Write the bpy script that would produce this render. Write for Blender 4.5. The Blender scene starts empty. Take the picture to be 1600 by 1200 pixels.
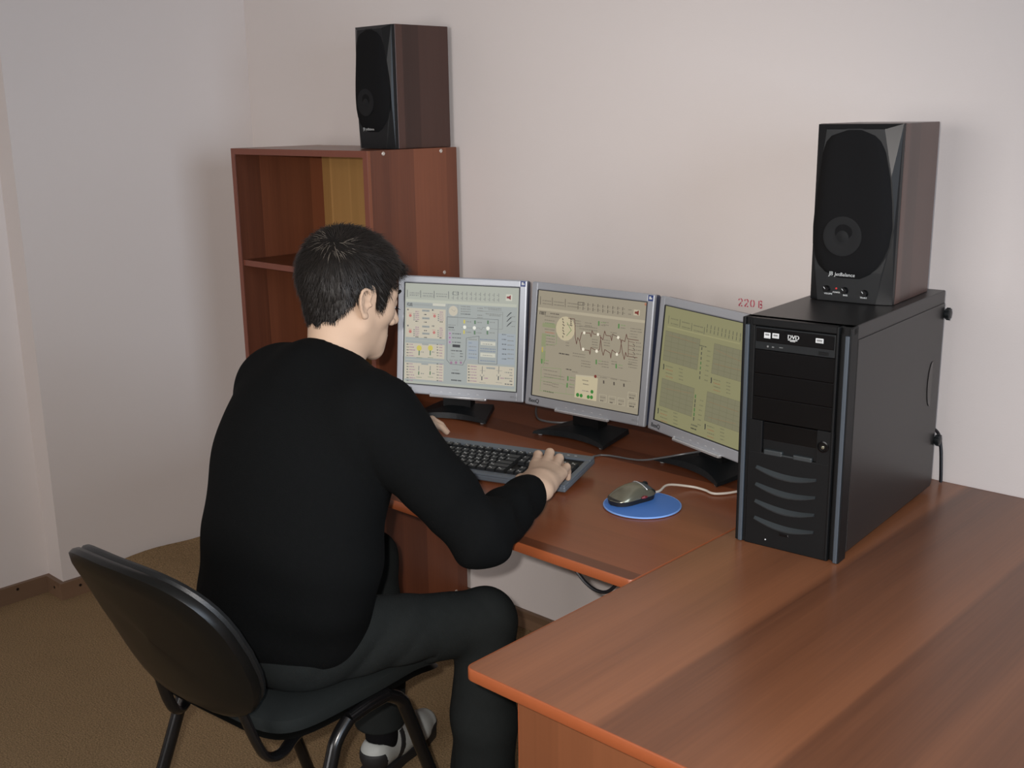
import bpy, bmesh, math, random
import numpy as np
from mathutils import Vector, Matrix
random.seed(7); rng = np.random.default_rng(7)
S = bpy.context.scene
COL = S.collection
PI = math.pi

# ------------------------------------------------------------------ camera, world, lights, exposure
CAM = Vector((3.4296, -2.3201, 1.5475))
RGT = Vector((0.7306, 0.6826, -0.0144)).normalized()
FWD = Vector((-0.6653, 0.7073, -0.2384)).normalized()
UPV = RGT.cross(FWD).normalized(); RGT = FWD.cross(UPV).normalized()
cd = bpy.data.cameras.new('camera'); cam = bpy.data.objects.new('camera', cd); COL.objects.link(cam)
cam.matrix_world = Matrix(((RGT.x, UPV.x, -FWD.x, CAM.x), (RGT.y, UPV.y, -FWD.y, CAM.y), (RGT.z, UPV.z, -FWD.z, CAM.z), (0, 0, 0, 1)))
cd.sensor_width = 36; cd.lens = 1733.0/1600*36; cd.clip_start = 0.02
S.camera = cam
W = bpy.data.worlds.new('world'); S.world = W; W.use_nodes = True
W.node_tree.nodes['Background'].inputs[0].default_value = (0.62, 0.74, 0.95, 1)
W.node_tree.nodes['Background'].inputs[1].default_value = 1.0
S.view_settings.view_transform = 'Standard'; S.view_settings.look = 'None'
S.view_settings.exposure = 0.08; S.view_settings.gamma = 1.0; S.view_settings.use_curve_mapping = False
S.cycles.max_bounces = 8; S.cycles.diffuse_bounces = 5

def lamp(name, kind, loc, power, color, size=0.1, size_y=None, aim=None):
    ld = bpy.data.lights.new(name, kind); o = bpy.data.objects.new(name, ld); COL.objects.link(o)
    ld.energy = power; ld.color = color; o.location = loc
    if kind == 'AREA':
        ld.shape = 'RECTANGLE'; ld.size = size; ld.size_y = size_y or size
    else:
        ld.shadow_soft_size = size
    if aim is not None:
        o.rotation_euler = (Vector(aim)-Vector(loc)).to_track_quat('-Z', 'Y').to_euler()
    return o
# the compact camera's own flash, just up and left of its lens
fl_ = lamp('camera_flash', 'SPOT', CAM-RGT*0.045+UPV*0.035, 138, (1.0, 0.94, 0.895), 0.012, aim=CAM+FWD*2.2-UPV*0.05)
fl_.data.spot_size = math.radians(68); fl_.data.spot_blend = 1.0
# daylight coming in through the two windows out of view
lamp('window_daylight_right', 'AREA', (5.03, -1.45, 1.65), 37, (0.74, 0.86, 1.0), 1.56, 1.46, (0.0, -1.45, 1.65)).data.spread = math.radians(150)
lamp('window_daylight_rear', 'AREA', (2.2, -5.03, 1.65), 36, (1.0, 0.96, 0.93), 1.76, 1.46, (2.2, 0.0, 1.65)).data.spread = math.radians(150)

# ------------------------------------------------------------------ helpers
def lin(r, g=None, b=None):
    if g is None: r, g, b = r
    return tuple(((c/255/12.92) if c/255 <= 0.04045 else ((c/255+0.055)/1.055)**2.4) for c in (r, g, b))

class MB:
    """collects polygons, then links them as one mesh object"""
    def __init__(self): self.v = []; self.f = []; self.m = []; self.s = []; self.x = Matrix.Identity(4)
    def add(self, vs, fs, mi=0, smooth=False):
        n = len(self.v)
        for p in vs: self.v.append(tuple(self.x @ Vector(p)))
        for f in fs: self.f.append(tuple(i+n for i in f)); self.m.append(mi); self.s.append(smooth)
    def box(self, x0, x1, y0, y1, z0, z1, bev=0, mi=0, seg=2):
        if bev <= 0:
            vs = [(x, y, z) for z in (z0, z1) for x, y in ((x0, y0), (x1, y0), (x1, y1), (x0, y1))]
            self.add(vs, [(3, 2, 1, 0), (4, 5, 6, 7), (0, 1, 5, 4), (1, 2, 6, 5), (2, 3, 7, 6), (3, 0, 4, 7)], mi); return
        bm = bmesh.new(); bmesh.ops.create_cube(bm, size=1)
        for v in bm.verts: v.co = Vector(((x0+x1)/2+v.co.x*(x1-x0), (y0+y1)/2+v.co.y*(y1-y0), (z0+z1)/2+v.co.z*(z1-z0)))
        bmesh.ops.bevel(bm, geom=list(bm.edges), offset=bev, segments=seg, profile=0.5, affect='EDGES')
        self.bm(bm, mi, False)
    def bm(self, bm, mi=0, smooth=False):
        bm.verts.index_update()
        self.add([v.co.copy() for v in bm.verts], [[v.index for v in f.verts] for f in bm.faces], mi, smooth); bm.free()
    def prism(self, pts, z0, z1, mi=0, smooth=False):
        n = len(pts)
        vs = [(x, y, z0) for x, y in pts]+[(x, y, z1) for x, y in pts]
        self.add(vs, [tuple(range(n))[::-1], tuple(range(n, 2*n))], mi, False)
        k = len(self.v)-2*n
        for i in range(n):
            j = (i+1) % n; self.f.append((k+i, k+j, k+n+j, k+n+i)); self.m.append(mi); self.s.append(smooth)
    def lathe(self, prof, n=24, mi=0, smooth=True, axis='Z', cap=True, at=(0, 0, 0)):
        vs = []; fs = []
        for r, z in prof:
            for i in range(n):
                a = 2*PI*i/n; c, s = r*math.cos(a), r*math.sin(a)
                p = {'Z': (c, s, z), 'Y': (c, z, -s), 'X': (z, c, s)}[axis]
                vs.append((p[0]+at[0], p[1]+at[1], p[2]+at[2]))
        for k in range(len(prof)-1):
            for i in range(n):
                j = (i+1) % n; fs.append((k*n+i, k*n+j, (k+1)*n+j, (k+1)*n+i))
        if cap: fs.append(tuple(range(n))[::-1]); fs.append(tuple((len(prof)-1)*n+i for i in range(n)))
        self.add(vs, fs, mi, smooth)
    def tube(self, path, r, n=10, mi=0, flat=None, closed=False):
        """round (or flattened) tube along a list of points; r may be a list"""
        P = [Vector(p) for p in path]; m = len(P)
        rs = r if isinstance(r, (list, tuple)) else [r]*m
        vs = []; fs = []; up = None
        for i in range(m):
            t = (P[min(i+1, m-1)]-P[max(i-1, 0)]).normalized() if not closed else (P[(i+1) % m]-P[i-1]).normalized()
            if up is None:
                up = Vector((0, 0, 1)) if abs(t.z) < 0.9 else Vector((1, 0, 0))
            up = (up-t*up.dot(t)).normalized(); side = t.cross(up)
            fx = flat or (1, 1)
            for k in range(n):
                a = 2*PI*k/n; vs.append(P[i]+side*(math.cos(a)*rs[i]*fx[0])+up*(math.sin(a)*rs[i]*fx[1]))
        for i in range(m if closed else m-1):
            for k in range(n):
                j = (k+1) % n; a = i*n; b = ((i+1) % m)*n; fs.append((a+k, a+j, b+j, b+k))
        if not closed: fs.append(tuple(range(n))[::-1]); fs.append(tuple((m-1)*n+k for k in range(n)))
        self.add(vs, fs, mi, True)
    def quad(self, a, b, c, d, mi=0): self.add([a, b, c, d], [(0, 1, 2, 3)], mi)
    def text(self, s, size, origin, ex, ey, mi=0, shear=0, bold=0, align='LEFT'):
        """flat print lettering laid on a plane spanned by ex, ey"""
        vs, fs = text_geo(s, align)
        o = Vector(origin); ex = Vector(ex); ey = Vector(ey)
        self.add([o+ex*((x+shear*y)*size)+ey*(y*size) for x, y in vs], fs, mi)
        if bold: self.add([o+ex*((x+shear*y)*size+bold)+ey*(y*size) for x, y in vs], fs, mi)

_tc = {}
def text_geo(s, align='LEFT'):
    if (s, align) in _tc: return _tc[s, align]
    cu = bpy.data.curves.new('lettering', 'FONT'); cu.body = s; cu.size = 1.0; cu.align_x = align; cu.resolution_u = 3
    o = bpy.data.objects.new('lettering', cu); COL.objects.link(o)
    dg = bpy.context.evaluated_depsgraph_get(); me = bpy.data.meshes.new_from_object(o.evaluated_get(dg))
    r = ([(v.co.x, v.co.y) for v in me.vertices], [tuple(p.vertices) for p in me.polygons])
    bpy.data.meshes.remove(me); bpy.data.objects.remove(o); bpy.data.curves.remove(cu)
    _tc[s, align] = r; return r

def link(name, me, mats, parent=None, loc=None):
    for m in (mats if isinstance(mats, (list, tuple)) else [mats]): me.materials.append(m)
    o = bpy.data.objects.new(name, me); COL.objects.link(o)
    if parent is not None: o.parent = parent
    if loc is not None: o.location = loc
    return o
def obj(name, mb, mats, parent=None, loc=None):
    me = bpy.data.meshes.new(name); me.from_pydata(mb.v, [], mb.f)
    me.polygons.foreach_set('material_index', mb.m); me.polygons.foreach_set('use_smooth', mb.s)
    me.update(); me.validate()
    o = link(name, me, mats, parent, loc)
    if any(mb.s):
        try: me.set_sharp_from_angle(angle=math.radians(38))
        except Exception: pass
    return o
def tag(o, label=None, cat=None, group=None, kind=None):
    if label: o['label'] = label
    if cat: o['category'] = cat
    if group: o['group'] = group
    if kind: o['kind'] = kind
    return o
def thing(name, loc, rz, label, cat, group=None):
    o = bpy.data.objects.new(name, None); COL.objects.link(o); o.location = loc; o.rotation_euler = (0, 0, rz)
    o.empty_display_size = 0.05
    return tag(o, label, cat, group)

# ------------------------------------------------------------------ materials (all node-based)
def mat(name, color, rough=0.5, metal=0.0, spec=0.5, noise=0.06, nscale=40, bump=0.0, bscale=200, coat=0.0, sheen=0.0):
    m = bpy.data.materials.new(name); m.use_nodes = True; nt = m.node_tree; b = nt.nodes['Principled BSDF']
    b.inputs['Roughness'].default_value = rough; b.inputs['Metallic'].default_value = metal
    b.inputs['Specular IOR Level'].default_value = spec; b.inputs['Coat Weight'].default_value = coat
    b.inputs['Sheen Weight'].default_value = sheen
    tc = nt.nodes.new('ShaderNodeTexCoord'); nz = nt.nodes.new('ShaderNodeTexNoise'); nz.inputs['Scale'].default_value = nscale
    nz.inputs['Detail'].default_value = 3
    nt.links.new(tc.outputs['Object'], nz.inputs['Vector'])
    mx = nt.nodes.new('ShaderNodeMix'); mx.data_type = 'RGBA'
    mx.inputs[6].default_value = tuple(c*(1-noise) for c in color)+(1,); mx.inputs[7].default_value = tuple(min(1, c*(1+noise)) for c in color)+(1,)
    nt.links.new(nz.outputs['Fac'], mx.inputs[0]); nt.links.new(mx.outputs[2], b.inputs['Base Color'])
    if bump:
        n2 = nt.nodes.new('ShaderNodeTexNoise'); n2.inputs['Scale'].default_value = bscale; n2.inputs['Detail'].default_value = 4
        nt.links.new(tc.outputs['Object'], n2.inputs['Vector'])
        bp = nt.nodes.new('ShaderNodeBump'); bp.inputs['Strength'].default_value = bump; bp.inputs['Distance'].default_value = 0.002
        nt.links.new(n2.outputs['Fac'], bp.inputs['Height']); nt.links.new(bp.outputs['Normal'], b.inputs['Normal'])
    return m
def wood(name, dark, light, axis, band=7.0, rough=0.3, seed=0.0, spec=0.5, planks=None):
    """printed walnut laminate: wide soft bands with fine grain running along one axis"""
    m = bpy.data.materials.new(name); m.use_nodes = True; nt = m.node_tree; b = nt.nodes['Principled BSDF']; L = nt.links.new
    b.inputs['Roughness'].default_value = rough; b.inputs['Specular IOR Level'].default_value = spec
    tc = nt.nodes.new('ShaderNodeTexCoord')
    def nz(across, along, detail, off):
        mp = nt.nodes.new('ShaderNodeMapping'); sc = [across]*3; sc['XYZ'.index(axis)] = along
        mp.inputs['Scale'].default_value = sc; mp.inputs['Location'].default_value = (off, off*1.7, off*0.6)
        n = nt.nodes.new('ShaderNodeTexNoise'); n.inputs['Scale'].default_value = 1.0; n.inputs['Detail'].default_value = detail
        L(tc.outputs['Object'], mp.inputs['Vector']); L(mp.outputs['Vector'], n.inputs['Vector']); return n.outputs['Fac']
    # hard-edged wide planks of the print
    mp = nt.nodes.new('ShaderNodeMapping'); sc = [band]*3; sc['XYZ'.index(axis)] = 0.0
    mp.inputs['Scale'].default_value = sc; mp.inputs['Location'].default_value = (seed, seed*1.3, seed*0.7)
    vo = nt.nodes.new('ShaderNodeTexVoronoi'); vo.feature = 'F1'; vo.inputs['Scale'].default_value = 1.0
    L(tc.outputs['Object'], mp.inputs['Vector']); L(mp.outputs['Vector'], vo.inputs['Vector'])
    sp = nt.nodes.new('ShaderNodeSeparateColor'); L(vo.outputs['Color'], sp.inputs['Color'])
    tone = sp.outputs['Red']
    if planks:      # the print's own planks: (axis across, lo, hi, [(position, tone)...]) in metres of the board
        ac, lo, hi, stops = planks; sx = nt.nodes.new('ShaderNodeSeparateXYZ'); L(tc.outputs['Object'], sx.inputs[0])
        mr = nt.nodes.new('ShaderNodeMapRange'); mr.inputs['From Min'].default_value = lo; mr.inputs['From Max'].default_value = hi; L(sx.outputs[ac], mr.inputs['Value'])
        pr = nt.nodes.new('ShaderNodeValToRGB'); el = pr.color_ramp.elements
        while len(el) < len(stops): el.new(0.5)
        for i, (ps, tv) in enumerate(stops): el[i].position = (ps-lo)/(hi-lo)
        for i, (ps, tv) in enumerate(stops): el[i].color = (tv, tv, tv, 1)
        L(mr.outputs['Result'], pr.inputs['Fac']); tone = pr.outputs['Color']
    def mul(a, k):
        q = nt.nodes.new('ShaderNodeMath'); q.operation = 'MULTIPLY'; L(a, q.inputs[0]); q.inputs[1].default_value = k; return q.outputs[0]
    def addn(a, c):
        q = nt.nodes.new('ShaderNodeMath'); q.operation = 'ADD'; L(a, q.inputs[0]); L(c, q.inputs[1]); return q.outputs[0]
    v = addn(addn(mul(tone, 0.62), mul(nz(24, 0.7, 4, seed+3), 0.36)), mul(nz(260, 5, 3, seed+8), 0.20))
    rp = nt.nodes.new('ShaderNodeValToRGB'); e = rp.color_ramp.elements
    e[0].position = 0.22; e[0].color = dark+(1,); e[1].position = 0.90; e[1].color = light+(1,)
    L(v, rp.inputs['Fac']); L(rp.outputs['Color'], b.inputs['Base Color'])
    return m

def carpet_mat():
    m = mat('carpet_pile', lin(147, 124, 94), 0.95, spec=0.1, noise=0.07, nscale=9)
    nt = m.node_tree; b = nt.nodes['Principled BSDF']; L = nt.links.new
    tc = nt.nodes.new('ShaderNodeTexCoord'); n = nt.nodes.new('ShaderNodeTexNoise'); n.inputs['Scale'].default_value = 230; n.inputs['Detail'].default_value = 6
    L(tc.outputs['Object'], n.inputs['Vector'])
    old = b.inputs['Base Color'].links[0].from_socket
    mx = nt.nodes.new('ShaderNodeMix'); mx.data_type = 'RGBA'; mx.blend_type = 'MULTIPLY'; mx.inputs[0].default_value = 1.0
    rp = nt.nodes.new('ShaderNodeValToRGB'); rp.color_ramp.elements[0].position = 0.32; rp.color_ramp.elements[0].color = (0.55, 0.54, 0.52, 1)
    rp.color_ramp.elements[1].position = 0.68; rp.color_ramp.elements[1].color = (1.2, 1.18, 1.16, 1)
    L(n.outputs['Fac'], rp.inputs['Fac']); L(old, mx.inputs[6]); L(rp.outputs['Color'], mx.inputs[7]); L(mx.outputs[2], b.inputs['Base Color'])
    bp = nt.nodes.new('ShaderNodeBump'); bp.inputs['Strength'].default_value = 0.7; bp.inputs['Distance'].default_value = 0.004
    L(n.outputs['Fac'], bp.inputs['Height']); L(bp.outputs['Normal'], b.inputs['Normal'])
    return m
def screen_mat():
    m = bpy.data.materials.new('lit_screen'); m.use_nodes = True; nt = m.node_tree; b = nt.nodes['Principled BSDF']
    b.inputs['Base Color'].default_value = (0.02, 0.02, 0.02, 1); b.inputs['Roughness'].default_value = 0.45; b.inputs['Specular IOR Level'].default_value = 0.3
    a = nt.nodes.new('ShaderNodeAttribute'); a.attribute_name = 'Col'
    nt.links.new(a.outputs['Color'], b.inputs['Emission Color']); b.inputs['Emission Strength'].default_value = 0.95
    return m

M = {}
M['wall'] = mat('wall_paint', lin(216, 208, 204), 0.85, spec=0.25, noise=0.012, nscale=3, bump=0.12, bscale=260)
M['ceil'] = mat('ceiling_paint', lin(214, 210, 206), 0.9, spec=0.2, noise=0.01)
M['carpet'] = carpet_mat()
M['base'] = wood('baseboard_veneer', lin(98, 76, 58), lin(128, 100, 78), 'Y', 10, 0.5)
M['base_x'] = wood('baseboard_veneer_back', lin(98, 76, 58), lin(128, 100, 78), 'X', 10, 0.5)
M['hole'] = mat('dark_screw', lin(38, 32, 28), 0.5, 0.6)
M['wood_x'] = wood('walnut_laminate_lengthwise', lin(70, 37, 23), lin(132, 76, 48), 'X', 8.0, 0.28, 1.0, spec=0.33)
M['wood_y'] = wood('walnut_laminate_depthwise', lin(76, 46, 32), lin(143, 92, 62), 'Y', 9.0, 0.28, 4.2, spec=0.42, planks=(0, -0.42, 0.42, [(-0.42, 0.50), (-0.34, 0.66), (-0.27, 0.50), (-0.165, 0.74), (-0.150, 0.24), (-0.05, 0.32), (0.0, 0.50), (0.068, 0.72), (0.078, 0.22), (0.185, 0.36), (0.205, 0.62), (0.40, 0.45)]))
M['wood_z'] = wood('walnut_laminate_upright', lin(74, 39, 27), lin(130, 75, 50), 'Z', 11.0, 0.38, 2.0)
M['panel_z'] = wood('walnut_laminate_panel', lin(102, 60, 37), lin(130, 80, 52), 'Z', 9.0, 0.38, 5.0)
M['ochre'] = wood('back_board', lin(150, 112, 62), lin(190, 146, 88), 'Z', 12.0, 0.55, 3.0)
M['edge'] = mat('edge_banding', lin(146, 78, 45), 0.35, noise=0.05, nscale=60)
M['edge_dk'] = mat('shelf_edge_banding', lin(116, 63, 46), 0.4, noise=0.05, nscale=60)
M['cap'] = mat('screw_cap', lin(205, 195, 185), 0.35, 0.5)
M['blk'] = mat('black_plastic', lin(16, 17, 18), 0.45, spec=0.2, noise=0.08, nscale=300)
M['blk_gl'] = mat('glossy_black_plastic', lin(12, 12, 13), 0.2, spec=0.3, noise=0.05)
M['blk_sat'] = mat('satin_black_plastic', lin(23, 26, 28), 0.4, spec=0.3, noise=0.05)
M['case'] = mat('painted_black_steel', lin(25, 24, 24), 0.36, noise=0.05, nscale=500, spec=0.5, bump=0.05, bscale=900)
M['strip'] = mat('grey_trim', lin(66, 74, 82), 0.42, 0.1)
M['louvre'] = mat('louvre_plastic', lin(44, 49, 51), 0.45)
M['silver'] = mat('silver_plastic', lin(172, 176, 182), 0.38, 0.35, noise=0.02, nscale=400)
M['silver_lt'] = mat('bright_silver', lin(214, 216, 218), 0.25, 0.6)
M['bezel_bk'] = mat('monitor_back_plastic', lin(48, 56, 78), 0.45)
M['white'] = mat('white_print', lin(205, 208, 208), 0.5)
M['grey_pr'] = mat('grey_print', lin(120, 122, 122), 0.5)
M['ink'] = mat('dark_print', lin(34, 36, 42), 0.5)
M['blue_st'] = mat('blue_sticker', lin(44, 62, 118), 0.4)
M['red_btn'] = mat('dark_red_button', lin(112, 32, 38), 0.5)
M['red_led'] = mat('red_lamp', lin(200, 40, 40), 0.4)
M['spk_wood'] = wood('speaker_vinyl', lin(50, 32, 27), lin(72, 48, 41), 'Z', 14, 0.32, 7.0)
M['baffle'] = mat('speaker_baffle_plastic', lin(15, 17, 19), 0.36, spec=0.3)
M['grille'] = mat('speaker_cloth', lin(20, 20, 21), 0.95, spec=0.15, noise=0.3, nscale=1500)
M['cone'] = mat('speaker_cone', lin(58, 62, 66), 0.4)
M['kb'] = mat('keyboard_frame_plastic', lin(92, 100, 108), 0.4, 0.1)
M['key'] = mat('key_plastic', lin(30, 32, 34), 0.42)
M['mouse'] = mat('mouse_shell', lin(122, 120, 104), 0.25, 0.55, noise=0.03)
M['mouse_sd'] = mat('mouse_side_rubber', lin(22, 22, 24), 0.5)
M['pad'] = mat('blue_mouse_mat', lin(70, 120, 196), 0.55, noise=0.05, nscale=12, bump=0.03)
M['pad_rim'] = mat('mouse_mat_rim', lin(120, 160, 222), 0.5)
M['cord_w'] = mat('pale_cord', lin(196, 190, 180), 0.45)
M['cord_g'] = mat('grey_cord', lin(86, 88, 90), 0.35)
M['cord_k'] = mat('black_cord', lin(18, 18, 22), 0.4)
M['stencil'] = mat('red_stencil_paint', lin(196, 84, 104), 0.8, noise=0.15, nscale=90)
M['leather'] = mat('black_leatherette', lin(16, 18, 19), 0.42, bump=0.2, bscale=500)
M['shell'] = mat('black_shell_plastic', lin(14, 14, 13), 0.32, spec=0.3, bump=0.06, bscale=900)
M['seat'] = mat('black_seat_fabric', lin(28, 32, 32), 0.9, spec=0.2, noise=0.15, nscale=300, bump=0.2, bscale=900)
M['tube'] = mat('black_enamelled_tube', lin(16, 16, 17), 0.25)
M['skin'] = mat('skin', lin(184, 157, 135), 0.6, spec=0.15, noise=0.05, nscale=25, bump=0.05, bscale=700)
M['lip'] = mat('lip_skin', lin(184, 116, 106), 0.45, noise=0.05)
M['nail'] = mat('finger_nail', lin(222, 178, 162), 0.3)
M['hair'] = mat('dark_hair', lin(18, 15.5, 13.5), 0.75, spec=0.15, noise=0.3, nscale=120)
M['strand_lt'] = mat('painted_highlight_strands', lin(104, 97, 88), 0.4, spec=0.5)  # pale colour paints in the highlight at the crown whorl
M['strand'] = mat('dark_hair_strands', lin(25, 21, 18), 0.5, spec=0.3, noise=0.3, nscale=60)
M['eye'] = mat('eye_white', lin(225, 220, 215), 0.2)
M['iris'] = mat('brown_iris', lin(60, 42, 30), 0.2)
M['knit'] = mat('black_knit', lin(14, 15, 15.5), 0.95, spec=0.06, noise=0.15, nscale=220, bump=0.3, bscale=700)
M['sock'] = mat('black_sock', lin(18, 18, 20), 0.95, spec=0.1)
M['shoe'] = mat('grey_white_shoe_leather', lin(168, 172, 170), 0.5)
M['sole'] = mat('dark_sole_rubber', lin(28, 28, 30), 0.6)
M['screen'] = screen_mat()
def trouser_mat():
    m = mat('dark_grey_corded_trousers', lin(33, 36, 36), 0.92, spec=0.1, noise=0.1, nscale=60)
    nt = m.node_tree; b = nt.nodes['Principled BSDF']; L = nt.links.new
    tc = nt.nodes.new('ShaderNodeTexCoord'); w = nt.nodes.new('ShaderNodeTexWave'); w.inputs['Scale'].default_value = 190; w.bands_direction = 'DIAGONAL'
    L(tc.outputs['Object'], w.inputs['Vector']); bp = nt.nodes.new('ShaderNodeBump'); bp.inputs['Strength'].default_value = 0.25; bp.inputs['Distance'].default_value = 0.001
    L(w.outputs['Fac'], bp.inputs['Height']); L(bp.outputs['Normal'], b.inputs['Normal']); return m
M['trouser'] = trouser_mat()
# ------------------------------------------------------------------ the room
RX, RY, RZ = 5.0, -5.0, 2.75          # right wall, rear wall, ceiling height
YP = -0.857; STEP = 0.105             # the left wall steps back nearer the camera
BH = 0.058
def struct(name, mb, m): return tag(obj(name, mb, m), kind='structure')
b = MB(); b.box(-0.3, RX+0.12, RY-0.12, 0.12, -0.08, 0); struct('floor', b, M['carpet'])
b = MB(); b.box(-0.3, RX+0.12, RY-0.12, 0.12, RZ, RZ+0.08); struct('ceiling', b, M['ceil'])
b = MB(); b.box(-0.3, RX+0.12, 0, 0.12, 0, RZ); wall_back = struct('wall_back', b, M['wall'])
b = MB(); b.prism([(-0.3, RY-0.12), (-STEP, RY-0.12), (-STEP, YP), (0, YP), (0, 0), (-0.3, 0)], 0, RZ); struct('wall_left', b, M['wall'])
def wall_with_opening(name, along, at, a0, a1, o0, o1, z0, z1, t):
    b = MB()
    def bx(p, q, s, e):
        if along == 'x': b.box(p, q, at, at+t, s, e)
        else: b.box(at, at+t, p, q, s, e)
    bx(a0, o0, 0, RZ); bx(o1, a1, 0, RZ); bx(o0, o1, 0, z0); bx(o0, o1, z1, RZ)
    return struct(name, b, M['wall'])
wall_with_opening('wall_right', 'y', RX, RY, 0, -2.25, -0.65, 0.9, 2.4, 0.12)
wall_with_opening('wall_front', 'x', RY-0.12, -STEP, RX, 1.3, 3.1, 0.9, 2.4, 0.12)
def window(name, along, at, o0, o1, z0, z1):
    fr = MB(); w = 0.05
    def bx(p, q, s, e):
        if along == 'x': fr.box(p, q, at-0.06, at, s, e, 0.004)
        else: fr.box(at, at+0.06, p, q, s, e, 0.004)
    bx(o0, o0+w, z0, z1); bx(o1-w, o1, z0, z1); bx(o0+w, o1-w, z0, z0+w); bx(o0+w, o1-w, z1-w, z1)
    c = (o0+o1)/2; bx(c-w/2, c+w/2, z0+w, z1-w)
    o = struct(name, fr, M['white'])
    for k in (0, 1):
        p = MB(); a, e = (o0+w, c-w/2) if k == 0 else (c+w/2, o1-w)
        if along == 'x': p.box(a, e, at-0.034, at-0.028, z0+w, z1-w)
        else: p.box(at+0.028, at+0.034, a, e, z0+w, z1-w)
        obj('pane', p, GLASS, o)
    return o
GLASS = bpy.data.materials.new('window_glass'); GLASS.use_nodes = True
_g = GLASS.node_tree; _b = _g.nodes['Principled BSDF']; _b.inputs['Transmission Weight'].default_value = 1; _b.inputs['Roughness'].default_value = 0.02
_b.inputs['IOR'].default_value = 1.45
window('window_1', 'y', RX+0.04, -2.25, -0.65, 0.9, 2.4)
window('window_2', 'x', RY-0.04, 1.3, 3.1, 0.9, 2.4)
# baseboards, with their sunken screws
T = 0.016
def holes(o, pts, axis):
    for p in pts:
        q = MB(); q.lathe([(0.0048, -0.0015 if axis == 'X' else 0.0015), (0.0048, 0.0012 if axis == 'X' else -0.0012), (0.0020, 0.0004 if axis == 'X' else -0.0004)], 10, axis=axis, at=p); obj('screw', q, M['hole'], o)
b = MB(); b.prism([(-STEP, RY), (-STEP+T, RY), (-STEP+T, YP-T), (T, YP-T), (T, 0), (0, 0), (0, YP), (-STEP, YP)], 0, BH)
bl = struct('baseboard_left', b, M['base'])
holes(bl, [(-STEP+T, -0.971, 0.043), (-STEP+T, -1.62, 0.040), (T, -0.808, 0.034)], 'X')
holes(bl, [(-0.034, YP-T, 0.033)], 'Y')
b = MB(); b.box(T, RX, -T, 0, 0, BH, 0.003); bb = struct('baseboard_back', b, M['base_x'])
holes(bb, [(0.5, -T, 0.034), (1.475, -T, 0.034), (2.2, -T, 0.034)], 'Y')
b = MB(); b.box(RX-T, RX, RY, -T, 0, BH, 0.003); struct('baseboard_right', b, M['base'])
b = MB(); b.box(-STEP+T, RX-T, RY, RY+T, 0, BH, 0.003); struct('baseboard_front', b, M['base_x'])
# red stencilled socket marking on the back wall: strokes with the stencil's bridges left open
def stroke(mb, pts, w):
    P = [Vector((p[0], p[1])) for p in pts]; L = []; R = []
    for i, p in enumerate(P):
        t = (P[min(i+1, len(P)-1)]-P[max(i-1, 0)]).normalized(); n = Vector((-t.y, t.x))*w/2; L.append(p+n); R.append(p-n)
    for i in range(len(P)-1): mb.quad(*[(q.x, -0.0006, q.y) for q in (R[i], R[i+1], L[i+1], L[i])])
st = MB(); X0, Z0, HH = 2.008, 1.082, 0.017
def dg(x, strokes):
    for s in strokes: stroke(st, [(X0+x+p[0]*HH, Z0+p[1]*HH) for p in s], 0.0030)
two = [[(0.0, .74), (.06, .9), (.16, .97)], [(.30, 1.0), (.45, .96), (.56, .85), (.57, .72), (.50, .58)], [(.44, .48), (.24, .26), (.06, .06)], [(0.0, 0.0), (.22, 0.0)], [(.38, 0.0), (.62, 0.0)]]
dg(0, two); dg(0.0165, two)
dg(0.033, [[(.22, .97), (.08, .85), (.02, .6), (.02, .4), (.08, .15), (.22, .03)], [(.40, .97), (.54, .85), (.60, .6), (.60, .4), (.54, .15), (.40, .03)]])
dg(0.055, [[(.06, 1.0), (.06, 0.0)], [(.22, 1.0), (.46, .97), (.52, .8)], [(.24, .53), (.44, .53), (.52, .66)], [(.24, .47), (.46, .45), (.58, .28)], [(.22, 0.0), (.48, .02), (.58, .16)]])
o = obj('stencil_lettering', st, M['stencil'], wall_back); tag(o, 'faded red stencilled 220 B')
# a folded offcut of the same carpet lying along the left wall
b = MB(); cb = []
n = 14
for i in range(n+1):
    y = -0.66+0.63*i/n
    wv = 0.008*math.sin(i*1.1)
    cb.append([(T+0.004, y, 0.0), (T+0.004, y, 0.078+0.006*math.sin(i*0.7)), (0.12, y, 0.066+0.004*math.sin(i)), (0.30+wv, y, 0.056), (0.335+wv, y, 0.05), (0.345+wv, y, 0.03), (0.338+wv, y, 0.001)])
vs = [p for r in cb for p in r]; fs = []
for i in range(n):
    for k in range(6): a = i*7+k; fs.append((a, a+7, a+8, a+1))
    fs.append((i*7+6, i*7+13, i*7+7, i*7))
fs.append(tuple(range(7))); fs.append(tuple(n*7+k for k in range(7))[::-1])
b.add(vs, fs, 0, True)
o = obj('carpet_offcut', b, M['carpet']); tag(o, 'folded brown carpet offcut lying on the floor along the left wall', 'carpet')

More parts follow.
